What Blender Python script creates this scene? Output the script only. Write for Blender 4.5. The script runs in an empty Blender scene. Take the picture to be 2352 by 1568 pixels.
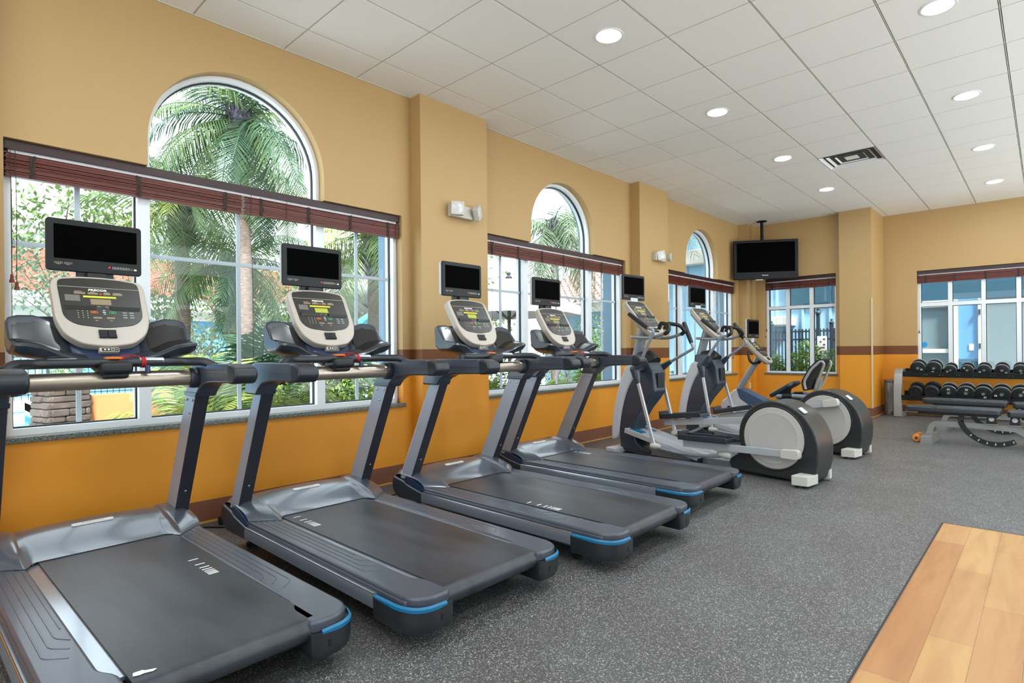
import bpy, bmesh, math, random
from mathutils import Vector, Matrix, Euler
from mathutils.geometry import tessellate_polygon

S = bpy.context.scene
COL = S.collection
PI = math.pi

# ---------------------------------------------------------------- camera, world, exposure
cam_data = bpy.data.cameras.new('camera')
cam = bpy.data.objects.new('camera', cam_data)
COL.objects.link(cam)
cam_data.sensor_width = 36.0
cam_data.lens = 36.0 * 1302.0 / 2352.0
cam_data.shift_x = (1176.0 - 1230.16) / 2352.0
cam_data.shift_y = (802.6 - 784.0) / 2352.0
cam_data.clip_start = 0.05
cam_data.clip_end = 200
_yaw, _roll = 0.734455, -0.0089
_f = Vector((-math.sin(_yaw), math.cos(_yaw), 0))
_r = Vector((math.cos(_yaw), math.sin(_yaw), 0))
_u = Vector((0, 0, 1))
_r2 = _r * math.cos(_roll) + _u * math.sin(_roll)
_u2 = _u * math.cos(_roll) - _r * math.sin(_roll)
_m = Matrix((_r2, _u2, -_f)).transposed().to_4x4()
_m.translation = Vector((4.2693, -1.3047, 1.1567))
cam.matrix_world = _m
S.camera = cam

S.view_settings.view_transform = 'Standard'
S.view_settings.look = 'None'
S.view_settings.gamma = 1.0
S.view_settings.use_curve_mapping = False
S.view_settings.exposure = 0.70

W = bpy.data.worlds.new('overcast sky')
S.world = W
W.use_nodes = True
_bg = W.node_tree.nodes['Background']
_bg.inputs[0].default_value = (0.80, 0.91, 1.0, 1)
_bg.inputs[1].default_value = 2.3

sun_data = bpy.data.lights.new('hazy sun', 'SUN')
sun_data.energy = 11.0; sun_data.angle = math.radians(8); sun_data.color = (0.90, 0.95, 1.0)
sun = bpy.data.objects.new('hazy sun', sun_data); COL.objects.link(sun)
sun.rotation_euler = Vector((0.62, -0.22, 0.80)).to_track_quat('Z', 'Y').to_euler()

DOWNLIGHT_STRENGTH = 130.0

S.cycles.max_bounces = 8
S.cycles.diffuse_bounces = 5
S.cycles.glossy_bounces = 3
S.cycles.transmission_bounces = 4
S.cycles.transparent_max_bounces = 12
S.cycles.caustics_reflective = False
S.cycles.caustics_refractive = False
S.cycles.sample_clamp_indirect = 4.0
S.cycles.use_denoising = True

# ---------------------------------------------------------------- materials
def lin(h):
    h = h.lstrip('#')
    out = []
    for i in (0, 2, 4):
        c = int(h[i:i+2], 16) / 255.0
        out.append(c / 12.92 if c <= 0.04045 else ((c + 0.055) / 1.055) ** 2.4)
    return (out[0], out[1], out[2], 1.0)

def mat(name, col, rough=0.5, metal=0.0, coat=0.0, spec=0.5, noise=None, bump=None, emit=None):
    """noise = (scale, amount, stretch xyz): soft mottling of the base colour; bump = (scale, strength)."""
    m = bpy.data.materials.new(name)
    m.use_nodes = True
    nt = m.node_tree
    b = nt.nodes['Principled BSDF']
    c = lin(col) if isinstance(col, str) else col
    b.inputs['Base Color'].default_value = c
    b.inputs['Roughness'].default_value = rough
    b.inputs['Metallic'].default_value = metal
    b.inputs['Coat Weight'].default_value = coat
    b.inputs['Coat Roughness'].default_value = 0.12
    b.inputs['Specular IOR Level'].default_value = spec
    if noise or bump:
        tc = nt.nodes.new('ShaderNodeTexCoord')
    if noise:
        mp = nt.nodes.new('ShaderNodeMapping')
        mp.inputs['Scale'].default_value = noise[2] if len(noise) > 2 else (1, 1, 1)
        nt.links.new(tc.outputs['Object'], mp.inputs[0])
        n = nt.nodes.new('ShaderNodeTexNoise')
        n.inputs['Scale'].default_value = noise[0]
        n.inputs['Detail'].default_value = 4
        nt.links.new(mp.outputs[0], n.inputs['Vector'])
        r = nt.nodes.new('ShaderNodeValToRGB')
        r.color_ramp.elements[0].position = 0.3
        r.color_ramp.elements[1].position = 0.7
        a = noise[1]
        r.color_ramp.elements[0].color = tuple(max(0, x * (1 - a)) for x in c[:3]) + (1,)
        r.color_ramp.elements[1].color = tuple(min(1, x * (1 + a)) for x in c[:3]) + (1,)
        nt.links.new(n.outputs['Fac'], r.inputs[0])
        nt.links.new(r.outputs[0], b.inputs['Base Color'])
    if bump:
        n2 = nt.nodes.new('ShaderNodeTexNoise')
        n2.inputs['Scale'].default_value = bump[0]
        n2.inputs['Detail'].default_value = 3
        nt.links.new(tc.outputs['Object'], n2.inputs['Vector'])
        bp = nt.nodes.new('ShaderNodeBump')
        bp.inputs['Strength'].default_value = bump[1]
        bp.inputs['Distance'].default_value = 0.01
        nt.links.new(n2.outputs['Fac'], bp.inputs['Height'])
        nt.links.new(bp.outputs[0], b.inputs['Normal'])
    if emit:
        b.inputs['Emission Color'].default_value = lin(emit[0])
        b.inputs['Emission Strength'].default_value = emit[1]
    return m

def ramp_z(nt, bands):
    """constant colour bands by height above the floor (real paint edges)."""
    g = nt.nodes.new('ShaderNodeNewGeometry')
    s = nt.nodes.new('ShaderNodeSeparateXYZ')
    nt.links.new(g.outputs['Position'], s.inputs[0])
    prev = None
    for i, (z, c) in enumerate(bands):
        if i == 0:
            rgb = nt.nodes.new('ShaderNodeRGB'); rgb.outputs[0].default_value = lin(c); prev = rgb.outputs[0]; continue
        gt = nt.nodes.new('ShaderNodeMath'); gt.operation = 'GREATER_THAN'; gt.inputs[1].default_value = z
        nt.links.new(s.outputs['Z'], gt.inputs[0])
        mx = nt.nodes.new('ShaderNodeMix'); mx.data_type = 'RGBA'
        nt.links.new(gt.outputs[0], mx.inputs['Factor'])
        nt.links.new(prev, mx.inputs['A'])
        mx.inputs['B'].default_value = lin(c)
        prev = mx.outputs['Result']
    return prev

MW = mat('wall paint', '#d8b784', 0.55, bump=(60, 0.02))
_c = ramp_z(MW.node_tree, [(0, '#dd901f'), (1.02, '#6f3f1c'), (1.168, '#b79663')])
MW.node_tree.links.new(_c, MW.node_tree.nodes['Principled BSDF'].inputs['Base Color'])

# speckled rubber floor
MFLOOR = mat('speckled rubber', '#5a5a5c', 0.5)
def _floor():
    nt = MFLOOR.node_tree; b = nt.nodes['Principled BSDF']
    tc = nt.nodes.new('ShaderNodeTexCoord')
    n = nt.nodes.new('ShaderNodeTexVoronoi'); n.inputs['Scale'].default_value = 260
    nt.links.new(tc.outputs['Object'], n.inputs['Vector'])
    sx = nt.nodes.new('ShaderNodeSeparateColor'); nt.links.new(n.outputs['Color'], sx.inputs[0])
    r = nt.nodes.new('ShaderNodeValToRGB'); r.color_ramp.interpolation = 'CONSTANT'
    e = r.color_ramp.elements
    e[0].position = 0.0; e[0].color = lin('#454547')
    e[1].position = 0.84; e[1].color = lin('#908f8c')
    for p_, c_ in ((0.35, '#504f50'), (0.62, '#616060'), (0.95, '#b3b1ad')):
        x = e.new(p_); x.color = lin(c_)
    nt.links.new(sx.outputs[0], r.inputs[0])
    n2 = nt.nodes.new('ShaderNodeTexNoise'); n2.inputs['Scale'].default_value = 2.2; n2.inputs['Detail'].default_value = 5
    nt.links.new(tc.outputs['Object'], n2.inputs['Vector'])
    r2 = nt.nodes.new('ShaderNodeValToRGB')
    r2.color_ramp.elements[0].position = 0.35; r2.color_ramp.elements[0].color = (0.80, 0.78, 0.75, 1)
    r2.color_ramp.elements[1].position = 0.7; r2.color_ramp.elements[1].color = (1.0, 1.0, 1.0, 1)
    nt.links.new(n2.outputs['Fac'], r2.inputs[0])
    mx = nt.nodes.new('ShaderNodeMix'); mx.data_type = 'RGBA'; mx.blend_type = 'MULTIPLY'; mx.inputs['Factor'].default_value = 1
    nt.links.new(r.outputs[0], mx.inputs['A']); nt.links.new(r2.outputs[0], mx.inputs['B'])
    nt.links.new(mx.outputs['Result'], b.inputs['Base Color'])
    bp = nt.nodes.new('ShaderNodeBump'); bp.inputs['Strength'].default_value = 0.15; bp.inputs['Distance'].default_value = 0.002
    nt.links.new(n.outputs['Distance'], bp.inputs['Height']); nt.links.new(bp.outputs[0], b.inputs['Normal'])
_floor()

# laminate boards: brick pattern laid along Y
MWOOD = mat('oak laminate', '#d8a566', 0.42)
def _wood():
    nt = MWOOD.node_tree; b = nt.nodes['Principled BSDF']
    g = nt.nodes.new('ShaderNodeNewGeometry')
    mp = nt.nodes.new('ShaderNodeMapping'); mp.vector_type = 'POINT'
    mp.inputs['Rotation'].default_value = (0, 0, PI / 2)
    mp.inputs['Location'].default_value = (-0.98, -3.76, 0)
    nt.links.new(g.outputs['Position'], mp.inputs[0])
    mp.inputs['Rotation'].default_value = (0, 0, -PI / 2)
    mp.inputs['Location'].default_value = (-0.98, 3.76, 0)
    br = nt.nodes.new('ShaderNodeTexBrick')
    br.offset = 0.5; br.inputs['Scale'].default_value = 1.0
    br.inputs['Brick Width'].default_value = 0.905; br.inputs['Row Height'].default_value = 0.146
    br.inputs['Mortar Size'].default_value = 0.0012
    br.inputs['Color1'].default_value = lin('#a87544'); br.inputs['Color2'].default_value = lin('#ba9159')
    br.inputs['Mortar'].default_value = lin('#8a6238')
    nt.links.new(mp.outputs[0], br.inputs['Vector'])
    mp2 = nt.nodes.new('ShaderNodeMapping'); mp2.inputs['Scale'].default_value = (9, 1.1, 1)
    nt.links.new(g.outputs['Position'], mp2.inputs[0])
    n = nt.nodes.new('ShaderNodeTexNoise'); n.inputs['Scale'].default_value = 1.6; n.inputs['Detail'].default_value = 6; n.inputs['Distortion'].default_value = 0.6
    nt.links.new(mp2.outputs[0], n.inputs['Vector'])
    r = nt.nodes.new('ShaderNodeValToRGB')
    r.color_ramp.elements[0].position = 0.3; r.color_ramp.elements[0].color = (0.80, 0.68, 0.55, 1)
    r.color_ramp.elements[1].position = 0.62; r.color_ramp.elements[1].color = (1.05, 1.03, 1.0, 1)
    nt.links.new(n.outputs['Fac'], r.inputs[0])
    mx = nt.nodes.new('ShaderNodeMix'); mx.data_type = 'RGBA'; mx.blend_type = 'MULTIPLY'; mx.inputs['Factor'].default_value = 0.8
    nt.links.new(br.outputs['Color'], mx.inputs['A']); nt.links.new(r.outputs[0], mx.inputs['B'])
    nt.links.new(mx.outputs['Result'], b.inputs['Base Color'])
_wood()

def glass(name, tint=(1, 1, 1, 1), base=0.04, rough=0.0):
    """thin pane: mostly clear, mirrors a little more at grazing angles."""
    m = bpy.data.materials.new(name); m.use_nodes = True
    nt = m.node_tree; nt.nodes.clear()
    out = nt.nodes.new('ShaderNodeOutputMaterial')
    t = nt.nodes.new('ShaderNodeBsdfTransparent'); t.inputs[0].default_value = tint
    g = nt.nodes.new('ShaderNodeBsdfGlossy'); g.inputs['Roughness'].default_value = rough
    lw = nt.nodes.new('ShaderNodeLayerWeight'); lw.inputs['Blend'].default_value = 0.5
    pw = nt.nodes.new('ShaderNodeMath'); pw.operation = 'POWER'; pw.inputs[1].default_value = 5.0
    nt.links.new(lw.outputs['Facing'], pw.inputs[0])
    mul = nt.nodes.new('ShaderNodeMath'); mul.operation = 'MULTIPLY_ADD'; mul.inputs[1].default_value = 0.8; mul.inputs[2].default_value = base
    mul.use_clamp = True
    nt.links.new(pw.outputs[0], mul.inputs[0])
    mx = nt.nodes.new('ShaderNodeMixShader')
    nt.links.new(mul.outputs[0], mx.inputs[0]); nt.links.new(t.outputs[0], mx.inputs[1]); nt.links.new(g.outputs[0], mx.inputs[2])
    nt.links.new(mx.outputs[0], out.inputs[0])
    return m

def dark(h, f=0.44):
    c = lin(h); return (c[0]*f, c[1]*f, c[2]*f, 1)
def leafmat(name, a, b_, rough=0.45, trans=0.25):
    """leaf: diffuse with some light let through, two greens mottled by noise."""
    m = mat(name, a, rough, noise=None)
    nt = m.node_tree; b = nt.nodes['Principled BSDF']
    g = nt.nodes.new('ShaderNodeNewGeometry')
    n = nt.nodes.new('ShaderNodeTexNoise'); n.inputs['Scale'].default_value = 3.0; n.inputs['Detail'].default_value = 2
    nt.links.new(g.outputs['Position'], n.inputs['Vector'])
    mx = nt.nodes.new('ShaderNodeMix'); mx.data_type = 'RGBA'
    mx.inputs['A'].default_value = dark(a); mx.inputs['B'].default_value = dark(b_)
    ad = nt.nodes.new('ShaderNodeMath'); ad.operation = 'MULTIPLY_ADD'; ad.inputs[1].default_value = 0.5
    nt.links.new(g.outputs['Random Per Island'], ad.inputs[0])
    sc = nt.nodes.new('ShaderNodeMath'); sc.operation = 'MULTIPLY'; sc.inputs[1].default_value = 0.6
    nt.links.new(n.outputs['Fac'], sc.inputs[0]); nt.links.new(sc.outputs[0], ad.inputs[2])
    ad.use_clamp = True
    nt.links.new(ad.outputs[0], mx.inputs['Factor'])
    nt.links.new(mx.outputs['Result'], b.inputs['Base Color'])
    tr = nt.nodes.new('ShaderNodeBsdfTranslucent')
    nt.links.new(mx.outputs['Result'], tr.inputs['Color'])
    ms = nt.nodes.new('ShaderNodeMixShader'); ms.inputs[0].default_value = trans
    out = nt.nodes['Material Output']
    nt.links.new(b.outputs[0], ms.inputs[1]); nt.links.new(tr.outputs[0], ms.inputs[2]); nt.links.new(ms.outputs[0], out.inputs[0])
    return m

K = {}
MBOUNCE = mat('bounce wall paint', '#d9d8d4', 0.6)  # pale neutral paint given to the unseen walls to bounce light
def defm(key, *a, **k):
    K[key] = mat(key, *a, **k); return K[key]
defm('ceiling tile', '#efeee8', 0.9, bump=(400, 0.1))
defm('grid metal', '#c9c6ba', 0.5)
defm('gap shade', '#3c3a35', 0.9)
defm('white trim', '#e9ebea', 0.35)
defm('window frame white', '#e4e8ea', 0.35)
defm('muntin shade', '#b4c0c8', 0.4)  # white bars, with the blue-grey of their shade put into the colour
defm('gasket', '#10181c', 0.5)
defm('cream reveal', '#cdb68c', 0.6)
defm('granite', '#5f635b', 0.25, noise=(90, 0.85))
defm('baseboard brown', '#7c4d38', 0.5)
defm('baseboard cap', '#c8963e', 0.6)
defm('blind red', '#65291a', 0.38, noise=(6, 0.35, (0.4, 8, 60)))
defm('blind dark', '#33191a', 0.4)
defm('headrail', '#d8dadc', 0.3)
defm('tape', '#3a2a22', 0.8)
defm('cord brown', '#4c3828', 0.8)
defm('tassel red', '#6d2d20', 0.5)
defm('plastic white', '#c2bdb3', 0.4)
defm('lens', '#cfcfca', 0.15, coat=0.5)
defm('tv black', '#08080a', 0.5, spec=0.25)
defm('screen black', '#010101', 0.6, spec=0.02)
defm('bezel', '#101112', 0.45, spec=0.35)
defm('silver plastic', '#b9b7b2', 0.42)
defm('console silver', '#b0a79b', 0.38)
defm('shell grey', '#c0c6cc', 0.45)
defm('panel black', '#25221d', 0.35)
defm('panel top', '#1c1a17', 0.4)
defm('ledge black', '#060606', 0.6)
defm('lcd beige', '#87785a', 0.4)
defm('lcd lit', '#8e9024', 0.4, emit=('#b5bb1e', 0.25))
defm('lcd yellow', '#a8a81e', 0.4, emit=('#c9cb20', 0.35))
defm('marking', '#b9b4a4', 0.6)
defm('marking dim', '#6a665c', 0.6)
defm('marking white', '#efece4', 0.6)
defm('orange', '#d06a1c', 0.5)
defm('green mark', '#2b9a62', 0.5)
defm('red led', '#c01808', 0.4, emit=('#ff2a10', 2.0))
defm('red cord', '#b3141c', 0.7)
defm('dark plastic', '#2a3038', 0.34, coat=0.15)
defm('hood grey', '#4b4f58', 0.30, coat=0.6)
defm('rail grey', '#434852', 0.36, coat=0.15)
defm('navy plastic', '#22304a', 0.32, coat=0.2)
defm('tray black', '#181817', 0.22, coat=0.4, noise=(10, 0.4, (1, 40, 1)))
defm('rubber black', '#141517', 0.5)
defm('handrail grey', '#39404b', 0.34, coat=0.2)
defm('handrail dark', '#22262c', 0.4)
defm('aluminium', '#c3c6ca', 0.3, metal=0.35)
defm('post silver', '#a0a6b1', 0.38, metal=0.25)
defm('side silver', '#8d939e', 0.27, metal=0.5)
defm('post dark', '#34343d', 0.4, metal=0.3)
defm('tube champagne', '#b0a596', 0.3, metal=0.8)
defm('steel', '#c8c8c8', 0.25, metal=1.0)
defm('cap black', '#26282b', 0.4)
defm('stripe blue', '#07668f', 0.4)
defm('label white', '#e3e3df', 0.4)
defm('belt', '#2e3137', 0.38, noise=(3.0, 0.55, (0.6, 2.5, 1)), bump=(500, 0.08))
defm('deck dark', '#101216', 0.6)
defm('ellip white', '#c6c8ce', 0.4)
defm('disc grey', '#b4b1ac', 0.45)
defm('disc rim', '#a5a29d', 0.45)
defm('shroud black', '#252627', 0.38, coat=0.1)
defm('ellip dark', '#2c3642', 0.38, coat=0.15)
defm('tube silver', '#8f959d', 0.35, metal=0.3)
defm('cap white', '#c6c2ba', 0.45)
defm('bike blue', '#38506f', 0.4, coat=0.1)
defm('mesh black', '#0d1016', 0.6)
defm('vinyl', '#2c2d30', 0.35, coat=0.15)
defm('bench frame', '#8e8d88', 0.4, metal=0.4)
defm('rack grey', '#9b9791', 0.36, metal=0.15)
defm('rack black', '#121313', 0.45)
defm('iron', '#191b1c', 0.42)
defm('chrome', '#bfc2c4', 0.2, metal=0.9)
defm('ring grey', '#b9bab8', 0.3, metal=0.2)
defm('edge strip', '#9aa0a8', 0.16, metal=0.5)
defm('canister grey', '#7d7a72', 0.4, metal=0.5)
defm('wheel orange', '#d9822e', 0.45)
defm('stucco blue', '#4f86ac', 0.8, bump=(40, 0.15))
defm('stucco pale', '#8db3cb', 0.8, bump=(40, 0.1))
defm('stucco grey blue', '#6d8a9c', 0.8, bump=(60, 0.3))
defm('stucco white', '#b9b5ac', 0.8)
defm('stucco orange', '#b37442', 0.8, bump=(40, 0.2))
defm('roof tile', '#8f4e3a', 0.75, noise=(3, 0.35))
defm('roof tile pale', '#8d6f64', 0.75, noise=(3, 0.3))
defm('deck concrete', '#e2e1dd', 0.85, noise=(4, 0.06))
defm('mulch', '#5a4a38', 0.95, noise=(20, 0.4))
defm('trunk', '#6b5c50', 0.9, noise=(14, 0.4, (1, 1, 3)), bump=(24, 0.35))
defm('trunk pale', '#b7b0a2', 0.85, noise=(10, 0.25), bump=(30, 0.5))
defm('trunk boots', '#4b4450', 0.95, noise=(20, 0.6), bump=(60, 1.0))
defm('stone', '#43382f', 0.85, noise=(5, 0.6), bump=(20, 0.5))
defm('canvas white', '#a3a29e', 0.8)
defm('canvas teal', '#3d9ba2', 0.8)
defm('pole dark', '#2f3335', 0.5)
defm('iron fence', '#26323a', 0.5)
defm('tile blue', '#2d4fa8', 0.3)
defm('glass grey', '#6d7a79', 0.45, spec=0.3)
defm('glass teal', '#33535f', 0.4, spec=0.3)
defm('paper', '#eceae4', 0.8)
defm('lounger', '#d9d4c8', 0.8)
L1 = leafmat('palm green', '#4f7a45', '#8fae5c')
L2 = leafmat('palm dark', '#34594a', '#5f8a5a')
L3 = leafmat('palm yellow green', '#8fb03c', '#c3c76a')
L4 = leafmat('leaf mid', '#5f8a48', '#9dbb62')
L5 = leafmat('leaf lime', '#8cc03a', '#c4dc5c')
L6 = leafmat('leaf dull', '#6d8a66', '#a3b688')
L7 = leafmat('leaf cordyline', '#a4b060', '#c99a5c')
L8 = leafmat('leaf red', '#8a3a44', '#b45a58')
MGLASS = glass('window glass', (0.97, 0.99, 0.985, 1), 0.035)
MLENS = glass('lamp lens', (1, 1, 1, 1), 0.05)
MWATER = mat('pool water', '#58a9b8', 0.12, bump=(3, 0.15))
MLAMP = mat('lamp glow', '#ffffff', 0.5)
_p = MLAMP.node_tree.nodes['Principled BSDF']
_p.inputs['Emission Color'].default_value = (0.86, 0.94, 1.0, 1)
_p.inputs['Emission Strength'].default_value = DOWNLIGHT_STRENGTH

# ---------------------------------------------------------------- geometry helpers
class G:
    """collects shapes in one bmesh; build() links it as ONE mesh object."""
    def __init__(self): self.bm = bmesh.new()
    def _new(self, fn, mi=0, M=None):
        before = len(self.bm.faces); bv = len(self.bm.verts)
        fn()
        self.bm.verts.ensure_lookup_table(); self.bm.faces.ensure_lookup_table()
        fs = self.bm.faces[before:]
        for f in fs: f.material_index = mi
        vs = self.bm.verts[bv:]
        if M is not None:
            for v in vs: v.co = M @ v.co
        return vs, fs
    def merge(self, other, mi=0, M=None):
        """copy a temporary bmesh in (after its own bevel)."""
        vm = {}
        for v in other.verts:
            vm[v] = self.bm.verts.new(M @ v.co if M is not None else v.co)
        for f in other.faces:
            try:
                nf = self.bm.faces.new([vm[v] for v in f.verts]); nf.material_index = mi
            except ValueError: pass
        other.free()
        return self
    def box(self, x0, x1, y0, y1, z0, z1, bev=0, seg=2, mi=0, M=None):
        t = bmesh.new()
        vs = [t.verts.new((x, y, z)) for x in (x0, x1) for y in (y0, y1) for z in (z0, z1)]
        for q in ((0,1,3,2),(4,6,7,5),(0,4,5,1),(2,3,7,6),(0,2,6,4),(1,5,7,3)):
            t.faces.new([vs[i] for i in q])
        if bev: bmesh.ops.bevel(t, geom=t.edges[:], offset=bev, segments=seg, affect='EDGES', profile=0.5, clamp_overlap=True)
        return self.merge(t, mi, M)
    def bar(self, a, b, w, h, bev=0, mi=0, up=(0, 0, 1)):
        """box beam from a to b, w across, h along 'up'."""
        a, b = Vector(a), Vector(b); d = b - a; L = d.length; d.normalize()
        u = Vector(up); s = d.cross(u)
        if s.length < 1e-4: s = d.cross(Vector((1, 0, 0)))
        s.normalize(); u = s.cross(d)
        M = Matrix((d, s, u)).transposed().to_4x4(); M.translation = a
        return self.box(0, L, -w/2, w/2, -h/2, h/2, bev, 2, mi, M)
    def prism(self, pts, plane, d0, d1, bev=0, seg=2, mi=0, M=None, ang=25):
        """closed 2-D outline swept along the third axis from d0 to d1."""
        def P(p, d):
            return {'xz': (p[0], d, p[1]), 'xy': (p[0], p[1], d), 'yz': (d, p[0], p[1])}[plane]
        t = bmesh.new()
        a = [t.verts.new(P(p, d0)) for p in pts]; b = [t.verts.new(P(p, d1)) for p in pts]
        n = len(pts)
        caps = []
        caps.append(t.faces.new(a)); caps.append(t.faces.new(b[::-1]))
        for i in range(n):
            t.faces.new((a[i], b[i], b[(i+1) % n], a[(i+1) % n]))
        bmesh.ops.recalc_face_normals(t, faces=t.faces[:])
        if bev:
            es = [e for e in t.edges if len(e.link_faces) == 2 and e.calc_face_angle(0) > math.radians(ang)]
            bmesh.ops.bevel(t, geom=es, offset=bev, segments=seg, affect='EDGES', profile=0.5, clamp_overlap=True)
        return self.merge(t, mi, M)
    def sheet(self, outer, holes, P0, P1, rim=True, mi=0, rim_mi=None):
        """flat plate with holes; P0, P1 map a 2-D point to the two faces."""
        polys = [outer] + list(holes)
        flat = [p for q in polys for p in q]
        tris = tessellate_polygon([[Vector((p[0], p[1], 0)) for p in q] for q in polys])
        bm = self.bm
        A = [bm.verts.new(P0(p)) for p in flat]; B = [bm.verts.new(P1(p)) for p in flat]
        for t in tris:
            for L in (A, B):
                try: bm.faces.new([L[i] for i in t]).material_index = mi
                except ValueError: pass
        o = 0
        for q in polys:
            n = len(q)
            for i in range(n):
                f = bm.faces.new((A[o+i], A[o+(i+1) % n], B[o+(i+1) % n], B[o+i]))
                f.material_index = mi if rim_mi is None else rim_mi
            o += n
        return self
    def tube(self, path, r, n=10, mi=0, caps=True, closed=False, flat=1.0, up=None):
        """round tube along a path; r a number or one per point; flat squashes it along 'up'."""
        pts = [Vector(p) for p in path]; m = len(pts)
        rs = r if isinstance(r, (list, tuple)) else [r] * m
        bm = self.bm; rings = []
        prev = None
        for i, p in enumerate(pts):
            if closed: d = pts[(i+1) % m] - pts[i-1]
            else: d = pts[min(i+1, m-1)] - pts[max(i-1, 0)]
            d.normalize()
            if prev is None:
                u = Vector(up) if up else (Vector((0, 0, 1)) if abs(d.z) < 0.9 else Vector((1, 0, 0)))
            else: u = prev
            u = (u - d * u.dot(d)); u.normalize(); prev = u
            s = d.cross(u)
            rings.append([bm.verts.new(p + (s * math.cos(2*PI*k/n) + u * math.sin(2*PI*k/n) * flat) * rs[i]) for k in range(n)])
        rng = m if closed else m - 1
        for i in range(rng):
            a, b = rings[i], rings[(i+1) % m]
            for k in range(n):
                f = bm.faces.new((a[k], a[(k+1) % n], b[(k+1) % n], b[k])); f.material_index = mi; f.smooth = True
        if caps and not closed:
            bm.faces.new(rings[0][::-1]).material_index = mi; bm.faces.new(rings[-1]).material_index = mi
        return self
    def lathe(self, prof, o=(0, 0, 0), axis=(0, 0, 1), n=24, mi=0, caps=True):
        """(radius, height) profile turned about an axis."""
        o = Vector(o); a = Vector(axis).normalized()
        u = a.orthogonal().normalized(); s = a.cross(u)
        bm = self.bm; rings = []
        for r, h in prof:
            if r < 1e-5: rings.append([bm.verts.new(o + a * h)])
            else: rings.append([bm.verts.new(o + a * h + (u * math.cos(2*PI*k/n) + s * math.sin(2*PI*k/n)) * r) for k in range(n)])
        for i in range(len(rings) - 1):
            A, B = rings[i], rings[i+1]
            for k in range(n):
                k2 = (k + 1) % n
                if len(A) == 1 and len(B) == 1: continue
                if len(A) == 1: f = bm.faces.new((A[0], B[k2], B[k]))
                elif len(B) == 1: f = bm.faces.new((A[k], A[k2], B[0]))
                else: f = bm.faces.new((A[k], A[k2], B[k2], B[k]))
                f.material_index = mi
        if caps and len(rings[0]) > 1: bm.faces.new(rings[0][::-1]).material_index = mi
        if caps and len(rings[-1]) > 1: bm.faces.new(rings[-1]).material_index = mi
        return self
    def loft(self, rings, closed=True, caps=True, mi=0):
        bm = self.bm
        R = [[bm.verts.new(p) for p in r] for r in rings]
        n = len(R[0])
        for i in range(len(R) - 1):
            for k in range(n if closed else n - 1):
                k2 = (k + 1) % n
                try: bm.faces.new((R[i][k], R[i][k2], R[i+1][k2], R[i+1][k])).material_index = mi
                except ValueError: pass
        if caps and closed:
            bm.faces.new(R[0][::-1]).material_index = mi; bm.faces.new(R[-1]).material_index = mi
        return self
    def quad(self, pts, mi=0):
        bm = self.bm
        bm.faces.new([bm.verts.new(p) for p in pts]).material_index = mi
        return self
    def mesh(self, name, mats, smooth=32, recalc=True):
        bm = self.bm
        if recalc: bmesh.ops.recalc_face_normals(bm, faces=bm.faces[:])
        me = bpy.data.meshes.new(name)
        if smooth:
            a = math.radians(smooth)
            for f in bm.faces: f.smooth = True
            for e in bm.edges:
                if len(e.link_faces) != 2 or e.calc_face_angle(0) > a: e.smooth = False
        bm.to_mesh(me); bm.free()
        for m in (mats if isinstance(mats, (list, tuple)) else [mats]):
            me.materials.append(K[m] if isinstance(m, str) else m)
        return me
    def build(self, name, mats, parent=None, smooth=32, recalc=True, **props):
        o = bpy.data.objects.new(name, self.mesh(name, mats, smooth, recalc))
        COL.objects.link(o)
        if smooth:
            w = o.modifiers.new('weighted normals', 'WEIGHTED_NORMAL'); w.keep_sharp = True
        if parent is not None: o.parent = parent
        for k, v in props.items(): o[k] = v
        return o

def thing(name, label, cat, loc=(0, 0, 0), rz=0.0, group=None):
    o = bpy.data.objects.new(name, None); COL.objects.link(o)
    o.empty_display_size = 0.1
    o.location = loc; o.rotation_euler = (0, 0, rz)
    o['label'] = label; o['category'] = cat
    if group: o['group'] = group
    return o
def tag(o, label, cat, group=None):
    o['label'] = label; o['category'] = cat
    if group: o['group'] = group
    return o
def struct(o, label=None, cat=None):
    o['kind'] = 'structure'
    if label: o['label'] = label
    if cat: o['category'] = cat
    return o
def frame(name, loc=(0, 0, 0), rz=0.0):
    o = bpy.data.objects.new(name, None); COL.objects.link(o)
    o.location = loc; o.rotation_euler = (0, 0, rz); return o
KIDS = {}
def copy_tree(o, parent=None):
    c = o.copy(); COL.objects.link(c)
    if parent is not None: c.parent = parent
    for ch in [x for x in COL.objects if x.parent == o]: copy_tree(ch, c)
    return c
def kids(o, stem=None):
    return [x for x in COL.objects if x.parent == o and (stem is None or x.name.split('.')[0] == stem)]
def drop(o):
    for ch in kids(o): drop(ch)
    bpy.data.objects.remove(o)

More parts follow.
